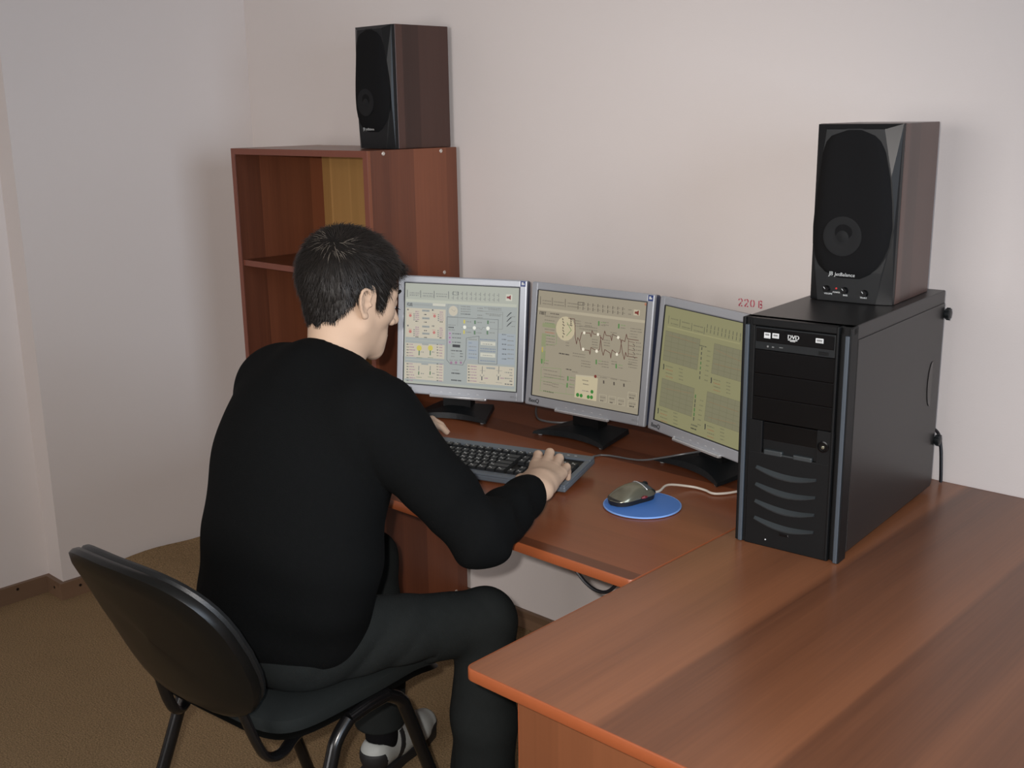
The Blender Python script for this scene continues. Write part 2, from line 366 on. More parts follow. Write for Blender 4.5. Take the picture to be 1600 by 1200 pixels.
# ------------------------------------------------------------------ bookcase in the corner
BXR, BXL, BYF, BYB, BZ = 1.055, 0.402, -0.354, -0.0175, 1.450
th = 0.018
bk = thing('bookcase', ((BXL+BXR)/2, (BYF+BYB)/2, 0), 0, 'tall open walnut bookcase standing in the corner behind the man', 'bookcase')
OX, OY = bk.location.x, bk.location.y
def bpart(name, x0, x1, y0, y1, z0, z1, m, bev=0.0008):
    q = MB(); q.box(x0-OX, x1-OX, y0-OY, y1-OY, z0, z1, bev); return obj(name, q, m, bk)
def bedge(par, x0, x1, z0, z1):
    q = MB(); q.box(x0-OX, x1-OX, BYF-0.0012-OY, BYF-OY+0.0002, z0, z1); obj('edge_band', q, M['edge_dk'], par)
for x in (BXL, BXR-th):
    p = bpart('side_panel', x, x+th, BYF, BYB, 0, BZ, M['wood_z']); bedge(p, x, x+th, 0, BZ)
    if x > 0.9:
        for yy, zz in ((-0.297, BZ-0.009), (-0.08, BZ-0.009), (-0.297, 0.752), (-0.080, 0.752), (-0.297, 1.09), (-0.08, 1.09), (-0.297, 0.07), (-0.069, 0.07)):
            q = MB(); q.lathe([(0.0055, 0), (0.0055, 0.0012), (0.004, 0.002), (0.0018, 0.0012)], 14, axis='X', at=(BXR-OX, yy-OY, zz)); obj('screw_cap', q, M['cap'], p)
p = bpart('top_panel', BXL+th, BXR-th, BYF, BYB, BZ-th, BZ-0.0004, M['wood_x']); bedge(p, BXL+th, BXR-th, BZ-th, BZ)
for z in (1.088, 0.743, 0.400, 0.060):
    p = bpart('shelf', BXL+th, BXR-th, BYF+0.006, BYB-0.004, z, z+th, M['wood_x'])
    q = MB(); q.box(BXL+th-OX, BXR-th-OX, BYF+0.0048-OY, BYF+0.0062-OY, z, z+th); obj('edge_band', q, M['edge_dk'], p)
bpart('plinth', BXL+th, BXR-th, BYF+0.02, BYF+0.036, 0, 0.06, M['wood_x'])
bpart('back_board', BXL+0.004, BXR-0.004, BYB-0.004, BYB-0.0004, 0.02, BZ-0.02, M['ochre'])

# ------------------------------------------------------------------ desks
DZ = 0.75; DT = 0.019
XD, D1, YD, XR = 2.350, 0.870, -1.282, 3.16
def rounded(pts, r, n=5):
    """polygon with each corner's own radius"""
    out = []; m = len(pts)
    for i in range(m):
        p = Vector(pts[i]); a = (Vector(pts[i-1])-p).normalized(); c = (Vector(pts[(i+1) % m])-p).normalized()
        if r[i] <= 0: out.append(tuple(p)); continue
        for k in range(n+1):
            t = k/n; q0 = p+a*r[i]; q1 = p+c*r[i]; out.append(tuple(q0*(1-t)**2+p*2*t*(1-t)+q1*t*t))
    return out
def desktop(name, pts, rad, z1, m, par, ox, oy):
    P = [(x-ox, y-oy) for x, y in rounded(pts, rad)]
    q = MB(); q.prism(P, z1-DT, z1); o = obj(name, q, m, par)
    e = MB(); n = len(P); c = Vector((sum(p[0] for p in P)/n, sum(p[1] for p in P)/n))
    ring = []
    for i in range(n):
        p = Vector(P[i]); t = (Vector(P[(i+1) % n])-Vector(P[i-1])).normalized(); nn = Vector((t.y, -t.x)); ring.append((p, nn))
    prof = [(-0.0012, 0.0004), (0.0006, 0.0002), (0.0016, -0.0016), (0.0016, -DT+0.0016), (0.0006, -DT-0.0002), (-0.0012, -DT-0.0004)]
    vs = [(p.x+nn.x*a, p.y+nn.y*a, z1+z) for p, nn in ring for a, z in prof]; fs = []
    for i in range(n):
        for k in range(5): a = i*6+k; c2 = ((i+1) % n)*6+k; fs.append((a, c2, c2+1, a+1))
    e.add(vs, fs, 0, True); obj('edge_band', e, M['edge'], o)
    return o
dk = thing('corner_desk', (1.70, -0.44, 0), 0, 'walnut laminate desk along the back wall, carrying the monitors and keyboard', 'desk')
desktop('desktop', [(1.0600, -D1), (XD-0.0048, -D1), (XD-0.0048, -0.006), (1.0600, -0.006)], [0.004, 0.008, 0, 0], DZ-0.0012, M['wood_x'], dk, 1.70, -0.44)
q = MB(); q.box(1.062-1.70, 1.078-1.70, -0.84+0.44, -0.52+0.44, 0, DZ-DT-0.0016, 0.001); obj('leg_panel', q, M['wood_z'], dk)
q = MB(); q.box(1.10-1.70, 2.335-1.70, -0.018+0.44, -0.0165+0.44, DZ-0.03, DZ-DT-0.0016); obj('wall_batten', q, M['wood_x'], dk)
fd = thing('return_desk', (2.75, -0.64, 0), 0, 'large glossy walnut desk in the right foreground, under the computer tower', 'desk')
desktop('desktop', [(XD, YD), (XR, YD), (XR, -0.004), (XD, -0.004)], [0.014, 0.014, 0, 0], DZ, M['wood_y'], fd, 2.75, -0.64)
for y in (-1.226, -0.12):
    q = MB(); q.box(2.404-2.75, XR-0.05-2.75, y+0.64, y+0.017+0.64, 0, DZ-DT-0.0005, 0.001); lp = obj('leg_panel', q, M['panel_z'], fd)
    e = MB(); e.box(2.4028-2.75, 2.4041-2.75, y+0.64, y+0.017+0.64, 0, DZ-DT-0.0005); obj('edge_band', e, M['edge'], lp)
q = MB(); q.box(XR-0.10-2.75, XR-0.084-2.75, -1.209+0.64, -0.12+0.64, 0.30, DZ-DT-0.0005, 0.001); obj('modesty_panel', q, M['wood_y'], fd)
# ------------------------------------------------------------------ what the three screens show, in thousandths of the screen from its top left
SCREENS = [
[('R',9,188,978,160,'l'),('R',18,203,370,221,'g'),('R',251,190,365,215,'c'),('L',((20,70),(21,140)),4,'d'),('L',((140,70),(142,139)),4,'d'),('L',((261,69),(262,138)),4,'d'),('L',((389,68),(391,137)),4,'d'),('T',43,97,84,9,'m'),('T',43,121,85,9,'m'),('T',160,97,91,9,'m'),('T',160,120,91,9,'m'),('T',280,96,97,9,'m'),('T',280,119,98,9,'m'),('L',((37,109),(132,108),(132,79)),2,'m'),('L',((158,132),(256,132),(256,105)),2,'m'),('L',((431,65),(431,98)),5,'m'),('L',((432,110),(432,141)),5,'m'),('T',416,82,11,6,'m'),('T',417,127,11,6,'m'),('L',((471,65),(471,98)),5,'m'),('L',((472,110),(472,141)),5,'m'),('T',456,82,11,6,'m'),('T',457,127,11,6,'m'),('L',((511,65),(510,98)),5,'m'),('L',((512,110),(511,141)),5,'m'),('T',496,82,10,6,'m'),('T',497,127,10,6,'m'),('L',((550,65),(550,98)),5,'m'),('L',((551,110),(551,141)),5,'m'),('T',535,82,11,6,'m'),('T',536,127,11,6,'m'),('L',((590,65),(589,98)),5,'m'),('L',((591,110),(590,140)),5,'m'),('T',575,82,11,6,'m'),('T',576,127,11,6,'m'),('L',((629,65),(629,97)),5,'m'),('L',((630,109),(630,140)),5,'m'),('T',614,82,11,6,'m'),('T',615,126,11,6,'m'),('L',((668,65),(668,97)),5,'m'),('L',((669,109),(669,140)),5,'m'),('T',653,82,11,6,'m'),('T',654,126,11,6,'m'),('L',((707,65),(707,97)),5,'m'),('L',((709,109),(708,140)),5,'m'),('T',693,82,10,6,'m'),('T',694,126,10,6,'m'),('L',((746,65),(746,97)),5,'m'),('L',((747,109),(747,140)),5,'m'),('T',732,82,10,6,'m'),('T',733,126,10,6,'m'),('L',((785,65),(785,97)),5,'m'),('L',((786,109),(786,140)),5,'m'),('T',770,82,11,6,'m'),('T',771,126,11,6,'m'),('L',((824,65),(824,97)),5,'m'),('L',((825,109),(825,140)),5,'m'),('T',809,82,11,6,'m'),('T',810,126,11,6,'m'),('L',((428,68),(476,68),(476,98),(427,98),(428,68)),3,'d'),('R',886,67,939,130,'c'),('S',912,97,38,'r'),('X',20,225,'СД',30,'k'),('R',13,246,368,537,'p'),('R',14,595,366,733,'p'),('R',10,790,361,953,'p'),('C',52,323,12,'R'),('L',((34,299),(64,300)),3,'R'),('C',270,315,12,'R'),('L',((252,292),(281,293)),3,'R'),('C',54,481,13,'R'),('L',((36,457),(66,458)),3,'R'),('C',269,477,12,'R'),('L',((251,453),(281,454)),3,'R'),('R',80,300,91,312,'m'),('R',80,319,92,331,'m'),('R',81,339,92,350,'m'),('R',81,358,92,369,'m'),('T',97,280,32,8,'v'),('T',97,299,33,8,'v'),('T',98,318,32,8,'v'),('T',98,337,32,8,'v'),('T',98,357,33,8,'v'),('T',100,376,25,9,'k'),('R',299,293,310,305,'m'),('R',299,312,310,324,'m'),('R',299,331,311,343,'m'),('R',300,350,311,362,'m'),('T',315,273,32,8,'v'),('T',316,292,31,8,'v'),('T',316,311,32,8,'v'),('T',316,330,32,8,'v'),('T',317,349,31,8,'v'),('T',318,368,25,9,'k'),('R',83,455,94,467,'m'),('R',83,475,94,486,'m'),('R',83,494,95,506,'m'),('R',84,513,95,525,'m'),('T',100,435,32,8,'v'),('T',100,454,32,8,'v'),('T',100,474,33,8,'v'),('T',101,493,32,8,'v'),('T',101,512,32,8,'v'),('T',103,531,25,9,'k'),('R',299,450,310,461,'m'),('R',299,469,311,481,'m'),('R',300,488,311,500,'m'),('R',300,507,312,519,'m'),('T',316,430,32,8,'v'),('T',316,449,32,8,'v'),('T',317,468,31,8,'v'),('T',317,487,32,8,'v'),('T',317,506,32,8,'v'),('T',319,525,24,9,'k'),('R',157,257,225,277,'g'),('T',163,267,56,8,'m'),('T',176,305,24,9,'k'),('R',159,332,226,352,'g'),('T',164,343,57,8,'m'),('T',177,380,25,9,'k'),('R',160,414,227,434,'g'),('T',165,425,57,8,'m'),('T',179,463,24,9,'k'),('R',162,483,229,503,'g'),('T',167,494,57,8,'m'),('T',180,531,25,9,'k'),('T',23,265,15,14,'d'),('T',246,257,19,14,'d'),('T',26,424,15,14,'d'),('T',249,414,19,14,'d'),('R',16,567,363,564,'l'),('R',15,764,362,758,'l'),('C',138,641,23,'y'),('L',((139,668),(138,710)),9,'G'),('L',((117,736),(165,735)),3,'G'),('T',154,678,27,9,'m'),('C',239,633,22,'y'),('L',((239,660),(239,702)),9,'G'),('L',((218,728),(265,727)),3,'G'),('T',254,670,27,9,'m'),('T',24,611,17,10,'d'),('T',48,609,31,8,'v'),('T',296,593,16,9,'d'),('T',319,594,26,8,'v'),('T',24,638,18,10,'d'),('T',48,636,44,8,'v'),('T',296,620,16,9,'d'),('T',320,621,25,8,'v'),('T',25,666,17,10,'d'),('T',49,664,56,8,'v'),('T',297,647,16,9,'d'),('T',320,648,26,8,'v'),('T',25,694,18,10,'d'),('T',49,692,31,8,'v'),('T',297,675,16,9,'d'),('T',321,676,25,8,'v'),('T',26,722,17,10,'d'),('T',50,720,43,8,'v'),('T',298,702,16,9,'d'),('T',321,703,26,8,'v'),('T',27,805,18,10,'d'),('T',51,803,31,8,'v'),('T',299,785,16,9,'d'),('T',323,786,26,8,'v'),('T',28,833,17,10,'d'),('T',51,831,44,8,'v'),('T',300,812,16,9,'d'),('T',323,813,26,8,'v'),('T',28,861,18,10,'d'),('T',52,859,56,8,'v'),('T',301,840,16,9,'d'),('T',324,841,26,8,'v'),('T',28,888,18,10,'d'),('T',52,886,32,8,'v'),('T',301,867,16,9,'d'),('T',324,868,26,8,'v'),('T',29,916,18,10,'d'),('T',53,914,44,8,'v'),('T',302,895,16,9,'d'),('T',325,896,26,8,'v'),('T',29,944,18,10,'d'),('T',53,942,57,8,'v'),('T',302,923,16,9,'d'),('T',326,923,25,8,'v'),('T',30,972,17,10,'d'),('T',54,970,31,8,'v'),('T',303,950,16,9,'d'),('T',326,951,26,8,'v'),('R',163,590,222,608,'g'),('R',160,787,223,804,'g'),('L',((139,820),(138,862)),6,'m'),('L',((139,876),(138,904)),9,'G'),('L',((118,931),(166,931)),3,'G'),('T',158,892,27,9,'m'),('L',((242,812),(241,853)),6,'m'),('L',((242,867),(241,895)),9,'G'),('L',((222,921),(269,921)),3,'G'),('T',261,883,27,9,'m'),('L',((388,195),(476,195),(476,311),(386,312),(388,195)),2,'m'),('C',435,254,40,'p'),('L',((417,238),(444,259),(453,242)),2,'m'),('L',((383,315),(827,315),(827,745),(665,750),(665,485),(556,510),(553,717),(529,778),(419,776),(388,738),(383,315)),3,'d'),('L',((476,195),(476,397)),2,'m'),('L',((669,242),(863,241),(864,404),(827,404)),3,'m'),('L',((511,408),(538,409),(577,410),(625,409),(661,404),(685,423),(696,395),(740,404),(821,407)),3,'m'),('C',538,406,14,'w'),('C',623,407,14,'w'),('C',740,404,15,'w'),('L',((534,339),(534,366)),12,'y'),('T',551,351,45,9,'m'),('L',((534,440),(534,467)),12,'y'),('T',551,453,45,9,'m'),('L',((627,339),(628,366)),12,'G'),('T',644,352,45,9,'m'),('L',((626,440),(627,467)),12,'G'),('T',643,453,45,9,'m'),('L',((739,332),(739,359)),12,'G'),('T',756,344,44,9,'m'),('L',((736,433),(737,459)),12,'G'),('T',753,445,45,9,'m'),('T',501,206,84,9,'m'),('T',501,230,84,9,'m'),('T',502,254,84,9,'m'),('T',502,279,84,9,'d'),('T',645,214,47,9,'m'),('T',645,239,48,9,'m'),('T',704,207,153,9,'m'),('T',740,222,111,9,'m'),('T',646,282,48,9,'m'),('T',647,306,47,9,'m'),('T',717,264,147,9,'m'),('T',747,278,100,9,'m'),('R',397,461,422,492,'V'),('C',410,476,7,'v'),('T',431,475,75,9,'d'),('R',398,502,423,533,'V'),('C',410,517,8,'v'),('T',432,515,75,9,'d'),('R',399,545,424,576,'V'),('C',411,561,8,'v'),('T',433,559,75,9,'d'),('C',428,762,11,'v'),('T',413,738,29,7,'m'),('C',470,758,11,'v'),('T',455,735,29,7,'m'),('C',513,755,10,'v'),('T',498,731,29,7,'m'),('T',396,416,49,10,'k'),('T',393,393,63,8,'m'),('T',397,440,54,8,'m'),('R',436,581,503,608,'k'),('T',423,642,97,9,'k'),('T',426,673,30,8,'m'),('T',505,667,24,9,'d'),('T',426,700,31,8,'m'),('T',505,694,24,9,'d'),('R',566,533,661,715,'b'),('R',830,446,976,743,'b'),('T',577,521,69,8,'m'),('T',863,454,35,9,'d'),('T',910,467,53,9,'m'),('T',578,556,27,8,'n'),('T',864,501,35,9,'d'),('T',911,510,53,9,'m'),('T',579,591,68,8,'m'),('T',865,548,35,9,'d'),('T',912,552,53,9,'m'),('T',580,627,68,8,'n'),('T',867,595,35,9,'d'),('T',913,595,53,9,'m'),('T',581,662,68,8,'m'),('T',868,642,35,9,'d'),('T',915,638,52,9,'m'),('T',581,697,69,8,'n'),('T',869,689,35,9,'d'),('T',916,681,52,9,'m'),('R',681,534,809,568,'c'),('R',681,644,810,683,'c'),('T',700,557,83,7,'m'),('T',703,667,83,7,'m'),('T',675,514,136,8,'n'),('T',677,603,137,8,'n'),('T',678,626,136,8,'n'),('T',680,720,136,8,'n'),('L',((900,281),(919,255),(937,240)),5,'k'),('L',((911,266),(931,242)),7,'k'),('T',934,278,35,7,'m'),('L',((901,328),(920,301),(938,287)),5,'k'),('L',((912,312),(932,288)),7,'k'),('T',936,324,34,7,'m'),('L',((902,374),(921,348),(939,333)),5,'k'),('L',((913,359),(934,335)),7,'k'),('T',937,371,35,7,'m'),('T',432,864,79,11,'k'),('T',431,933,91,11,'k'),('T',441,832,55,8,'m'),('R',571,763,976,947,'p'),('R',735,779,813,794,'g'),('T',741,792,66,7,'m'),('L',((702,777),(701,847)),4,'d'),('L',((681,819),(729,818)),3,'m'),('L',((687,860),(687,876)),4,'m'),('L',((716,857),(716,873)),4,'m'),('L',((700,875),(700,909)),8,'d'),('L',((679,934),(732,937)),3,'m'),('T',719,889,33,9,'v'),('L',((844,765),(843,835)),4,'d'),('L',((824,807),(871,806)),3,'m'),('L',((829,847),(830,863)),4,'m'),('L',((858,845),(858,861)),4,'m'),('L',((843,862),(842,896)),8,'d'),('L',((822,921),(874,924)),3,'m'),('T',861,877,33,9,'v'),('T',577,783,16,12,'d'),('T',600,783,52,8,'v'),('T',936,787,23,10,'m'),('T',578,812,15,12,'d'),('T',601,811,51,8,'v'),('T',896,818,64,10,'m'),('T',579,841,15,12,'d'),('T',601,840,52,8,'v'),('T',937,843,24,10,'m'),('T',579,869,16,12,'d'),('T',602,868,52,8,'v'),('T',897,875,64,10,'m'),('T',580,898,15,12,'d'),('T',603,897,51,8,'v'),('T',939,899,23,10,'d'),('T',580,926,16,12,'d'),('T',603,926,52,8,'v'),('T',899,931,64,10,'d')],
[('L',((15,175),(991,173)),22,'l'),('L',((23,60),(27,134)),4,'d'),('L',((138,59),(143,132)),4,'d'),('L',((263,58),(267,131)),4,'d'),('T',46,95,85,9,'m'),('T',48,123,85,9,'m'),('T',155,94,99,9,'m'),('T',157,122,99,9,'m'),('T',288,92,90,9,'m'),('T',290,120,91,9,'m'),('L',((384,72),(442,70),(442,95),(384,97),(384,72)),4,'d'),('L',((384,71),(385,96)),5,'d'),('L',((387,108),(388,136)),5,'d'),('T',393,82,15,6,'m'),('T',396,122,15,6,'m'),('L',((431,71),(431,96)),5,'d'),('L',((434,108),(435,136)),5,'d'),('T',439,82,16,6,'m'),('T',442,122,16,6,'m'),('L',((477,71),(478,96)),5,'d'),('L',((480,108),(481,136)),5,'d'),('T',485,83,16,6,'m'),('T',489,122,15,6,'m'),('L',((523,71),(523,96)),5,'d'),('L',((526,108),(527,136)),5,'d'),('T',531,83,15,6,'m'),('T',534,122,15,6,'m'),('L',((568,71),(569,96)),5,'d'),('L',((571,108),(572,136)),5,'d'),('T',577,83,15,6,'m'),('T',580,122,15,6,'m'),('L',((613,72),(614,96)),5,'d'),('L',((616,109),(617,136)),5,'d'),('T',622,83,14,6,'m'),('T',625,122,15,6,'m'),('L',((658,72),(659,96)),5,'d'),('L',((661,109),(662,136)),5,'d'),('T',666,83,15,6,'m'),('T',670,122,14,6,'m'),('L',((703,72),(703,97)),5,'d'),('L',((706,109),(707,136)),5,'d'),('T',711,83,14,6,'m'),('T',714,122,15,6,'m'),('L',((747,72),(747,97)),5,'d'),('L',((750,109),(751,136)),5,'d'),('T',755,84,14,6,'m'),('T',758,122,15,6,'m'),('L',((791,72),(791,97)),5,'d'),('L',((794,109),(794,136)),5,'d'),('T',799,84,14,6,'m'),('T',802,122,14,6,'m'),('T',841,85,30,9,'m'),('T',844,124,24,9,'m'),('R',889,77,941,127,'c'),('S',917,103,38,'r'),('R',977,9,1003,32,'o'),('X',22,228,'ПВТ',32,'k'),('T',130,207,86,9,'d'),('T',78,237,134,9,'m'),('T',78,274,97,8,'m'),('T',86,302,91,8,'G'),('T',93,330,86,8,'G'),('T',85,359,97,8,'m'),('T',93,387,91,8,'o'),('T',100,415,86,8,'G'),('T',92,445,96,8,'m'),('T',99,472,91,8,'m'),('T',107,500,86,8,'m'),('R',61,303,189,341,'h'),('R',61,401,103,525,'h'),('R',63,564,108,681,'h'),('L',((200,381),(209,483),(100,512),(95,709)),3,'H'),('C',284,329,91,'p'),('L',((251,240),(254,252)),7,'d'),('L',((255,266),(263,278)),7,'d'),('L',((255,293),(272,303)),7,'d'),('L',((260,319),(261,332)),7,'d'),('L',((259,346),(269,358)),7,'d'),('L',((264,372),(278,383)),7,'d'),('L',((263,400),(267,412)),7,'d'),('L',((296,272),(340,336),(299,393)),4,'G'),('T',297,291,52,7,'m'),('L',((305,229),(364,229),(382,394),(398,456),(405,394),(425,424),(439,345),(515,338),(528,371),(532,308),(547,342),(600,341),(611,349),(634,477),(650,521),(660,467),(710,491),(719,535),(726,460),(778,494),(796,471),(804,359),(832,370),(841,302),(853,342),(949,343)),5,'x'),('L',((398,456),(405,394),(425,424),(445,500),(519,496),(529,531),(533,467),(591,492),(612,474),(617,361),(636,383),(647,301),(662,338),(703,339),(715,378),(719,319),(774,341),(795,361),(818,468),(839,528),(846,464),(859,496),(950,496)),5,'x'),('C',462,343,11,'w'),('C',589,340,11,'w'),('C',771,342,11,'w'),('C',463,494,12,'w'),('C',588,493,12,'w'),('C',771,493,11,'w'),('L',((863,351),(871,490)),4,'x'),('L',((864,363),(918,367)),3,'x'),('T',930,365,44,8,'m'),('L',((905,381),(923,397)),5,'d'),('L',((867,399),(921,403)),3,'x'),('T',933,398,44,8,'m'),('L',((908,417),(926,433)),5,'d'),('L',((870,435),(924,439)),3,'x'),('T',935,430,45,8,'m'),('L',((911,454),(929,469)),5,'d'),('L',((873,472),(927,475)),3,'x'),('T',938,463,44,8,'m'),('L',((914,490),(932,505)),5,'d'),('L',((588,223),(590,258)),11,'G'),('T',608,228,42,8,'H'),('T',608,253,42,8,'m'),('L',((768,224),(769,258)),11,'G'),('T',788,229,40,8,'H'),('T',787,253,41,8,'m'),('L',((591,573),(593,608)),11,'G'),('T',612,577,42,8,'H'),('T',611,602,42,8,'m'),('L',((772,581),(774,615)),11,'G'),('T',792,585,41,8,'H'),('T',792,610,41,8,'m'),('L',((76,648),(78,685)),11,'G'),('T',99,652,45,8,'H'),('T',98,679,46,8,'m'),('L',((339,767),(341,803)),11,'G'),('T',361,771,44,8,'H'),('T',360,797,44,8,'m'),('L',((338,832),(339,867)),11,'G'),('T',359,835,44,8,'H'),('T',359,861,44,8,'m'),('L',((74,536),(77,575)),10,'y'),('T',372,243,51,8,'m'),('T',374,267,51,8,'m'),('T',376,291,51,8,'m'),('T',463,250,63,8,'m'),('T',465,274,63,8,'m'),('T',414,286,165,8,'m'),('T',416,310,165,8,'m'),('T',626,223,49,8,'m'),('T',627,246,50,8,'m'),('T',538,391,50,8,'m'),('T',540,415,50,8,'m'),('T',542,438,50,8,'m'),('T',544,462,50,8,'m'),('T',645,382,55,8,'m'),('T',647,405,55,8,'m'),('T',649,429,55,8,'m'),('T',701,306,54,8,'m'),('T',703,329,54,8,'m'),('T',872,246,100,8,'m'),('T',874,269,100,8,'m'),('T',870,295,65,8,'m'),('T',872,318,65,8,'m'),('T',370,543,115,8,'m'),('T',372,567,115,8,'m'),('T',453,600,88,8,'m'),('T',455,624,88,8,'m'),('T',456,648,89,8,'m'),('T',642,576,61,8,'m'),('T',644,599,61,8,'m'),('T',646,623,61,8,'m'),('T',728,562,48,8,'m'),('T',730,585,48,8,'m'),('T',877,520,77,8,'m'),('T',879,543,76,8,'m'),('T',881,566,76,8,'m'),('T',882,589,77,8,'m'),('T',297,458,33,8,'m'),('T',299,482,33,8,'m'),('T',97,742,141,8,'m'),('T',107,779,200,8,'m'),('T',109,804,200,8,'m'),('T',106,852,88,8,'m'),('T',108,876,88,8,'m'),('T',195,859,60,8,'m'),('T',197,884,60,8,'m'),('T',479,771,64,8,'m'),('T',481,795,64,8,'m'),('T',462,878,89,8,'m'),('T',377,714,52,8,'m'),('L',((325,234),(335,243)),7,'d'),('R',874,557,881,568,'m'),('L',((327,251),(337,260)),7,'d'),('R',883,556,890,567,'m'),('L',((328,269),(338,278)),7,'d'),('R',893,554,900,565,'m'),('L',((330,287),(340,296)),7,'d'),('R',902,553,909,564,'m'),('T',239,565,99,10,'k'),('T',113,942,101,10,'k'),('T',317,701,49,9,'k'),('L',((75,723),(267,707),(269,800),(80,819),(75,723)),3,'H'),('L',((80,819),(79,946),(407,927)),3,'H'),('L',((72,851),(288,843),(329,851),(332,928)),2,'H'),('R',414,736,618,947,'p'),('L',((416,743),(601,729)),12,'c'),('C',594,723,12,'r'),('R',468,867,553,881,'c'),('C',443,920,15,'F'),('C',476,921,14,'F'),('C',543,921,14,'F'),('C',572,919,14,'F'),('C',573,868,14,'F'),('T',477,776,56,8,'m'),('T',486,810,56,8,'m'),('T',485,872,56,8,'m'),('L',((608,707),(911,717)),2,'m'),('T',638,721,62,8,'m'),('L',((672,750),(674,771)),11,'d'),('T',732,719,61,8,'m'),('L',((765,748),(767,769)),11,'d'),('T',820,718,60,8,'m'),('L',((853,747),(855,768)),11,'d'),('L',((644,877),(706,875),(709,940),(646,942),(644,877)),2,'c'),('T',656,933,27,10,'d'),('T',651,901,49,8,'m'),('L',((729,878),(790,876),(793,940),(731,942),(729,878)),2,'c'),('T',741,934,27,10,'d'),('T',736,902,48,8,'m'),('L',((809,879),(870,877),(873,941),(812,943),(809,879)),2,'c'),('T',821,935,26,10,'d'),('T',816,902,48,8,'m'),('L',((897,811),(969,809),(969,865),(895,868),(897,811)),2,'c'),('T',911,860,38,11,'k'),('T',904,835,59,8,'m'),('L',((903,886),(975,884),(975,940),(901,944),(903,886)),2,'c'),('T',917,935,38,11,'k'),('T',910,910,59,8,'m')],
[('L',((47,83),(48,150)),4,'d'),('L',((174,91),(175,156)),4,'d'),('L',((303,98),(304,163)),4,'d'),('L',((437,106),(438,170)),4,'d'),('T',72,101,82,9,'m'),('T',77,142,83,9,'m'),('L',((79,156),(164,159)),2,'m'),('T',196,107,87,9,'m'),('T',201,147,88,9,'m'),('L',((203,161),(293,164)),2,'m'),('T',322,112,99,9,'m'),('T',328,152,98,9,'m'),('L',((329,166),(431,169)),2,'m'),('L',((464,78),(464,107)),5,'d'),('L',((464,117),(464,142)),5,'d'),('L',((502,80),(503,108)),5,'d'),('L',((502,118),(502,143)),5,'d'),('L',((540,81),(540,109)),5,'d'),('L',((540,119),(540,144)),5,'d'),('L',((577,82),(578,109)),5,'d'),('L',((577,119),(577,145)),5,'d'),('L',((615,83),(615,110)),5,'d'),('L',((615,120),(615,145)),5,'d'),('L',((651,83),(652,111)),5,'d'),('L',((651,121),(651,146)),5,'d'),('L',((688,84),(688,112)),5,'d'),('L',((688,122),(688,147)),5,'d'),('L',((724,85),(724,113)),5,'d'),('L',((724,123),(724,147)),5,'d'),('L',((760,86),(760,114)),5,'d'),('L',((760,123),(760,148)),5,'d'),('L',((795,87),(796,115)),5,'d'),('L',((796,124),(796,149)),5,'d'),('L',((831,88),(831,115)),5,'d'),('L',((831,125),(831,150)),5,'d'),('L',((44,176),(797,168)),10,'l'),('R',29,213,407,468,'g'),('G',29,213,407,468,5,6,'m'),('R',555,216,868,460,'g'),('G',555,216,868,460,5,6,'m'),('R',41,625,402,865,'g'),('G',41,625,402,865,5,6,'m'),('R',536,617,889,857,'g'),('G',536,617,889,857,5,6,'m'),('L',((44,503),(47,523)),9,'k'),('L',((47,529),(46,545)),8,'k'),('T',68,509,80,8,'m'),('T',215,501,45,8,'m'),('T',72,539,79,8,'o'),('T',218,530,45,8,'m'),('T',76,568,79,8,'m'),('T',222,559,45,8,'m'),('T',79,597,80,8,'o'),('T',226,588,45,8,'m'),('L',((561,498),(564,518)),9,'k'),('L',((565,523),(563,538)),8,'k'),('T',583,504,70,8,'m'),('T',713,497,40,8,'m'),('T',587,532,70,8,'o'),('T',717,524,40,8,'m'),('T',590,559,71,8,'m'),('T',721,551,40,8,'m'),('T',594,587,70,8,'o'),('T',724,578,40,8,'m'),('L',((33,894),(35,915)),9,'k'),('L',((36,921),(34,937)),8,'k'),('T',57,900,80,8,'m'),('T',205,885,45,8,'m'),('T',61,929,80,8,'o'),('T',209,914,45,8,'m'),('T',65,959,80,8,'m'),('T',213,943,45,8,'m'),('T',68,988,81,8,'o'),('T',216,973,46,8,'m'),('L',((551,887),(553,907)),9,'k'),('L',((554,912),(553,927)),8,'k'),('T',572,892,72,8,'m'),('T',704,879,41,8,'m'),('T',576,920,71,8,'o'),('T',708,906,40,8,'m'),('T',580,948,71,8,'m'),('T',712,934,40,8,'m'),('T',584,976,71,8,'o'),('T',715,961,41,8,'m'),('L',((71,242),(368,253)),2,'o'),('L',((70,377),(383,365)),2,'o'),('L',((578,264),(831,304)),2,'o'),('L',((576,378),(840,371)),2,'o'),('L',((93,703),(370,675)),2,'o'),('L',((567,695),(852,700)),2,'o'),('L',((575,822),(849,799)),2,'o'),('L',((433,275),(433,293)),9,'d'),('T',492,290,34,8,'m'),('L',((434,315),(435,333)),9,'d'),('T',492,330,34,8,'m'),('L',((436,355),(437,373)),9,'d'),('T',493,370,33,8,'m'),('L',((438,395),(439,413)),9,'G'),('T',493,410,33,8,'m'),('L',((440,435),(440,453)),9,'G'),('T',493,451,33,8,'m'),('L',((441,475),(442,493)),9,'d'),('T',493,491,34,8,'m'),('L',((443,515),(444,533)),9,'d'),('T',493,531,34,8,'m'),('L',((420,676),(421,699)),10,'G'),('T',472,706,36,8,'m'),('L',((422,714),(423,737)),10,'d'),('T',472,747,36,8,'m'),('L',((423,752),(424,775)),10,'d'),('T',472,788,36,8,'m'),('L',((424,789),(426,812)),10,'G'),('T',472,828,36,8,'m'),('L',((426,827),(427,850)),10,'G'),('T',473,869,35,8,'m'),('L',((427,865),(428,888)),10,'d'),('T',473,910,35,8,'m'),('T',405,262,76,8,'d'),('T',407,930,66,12,'d'),('T',407,959,61,10,'k')]]
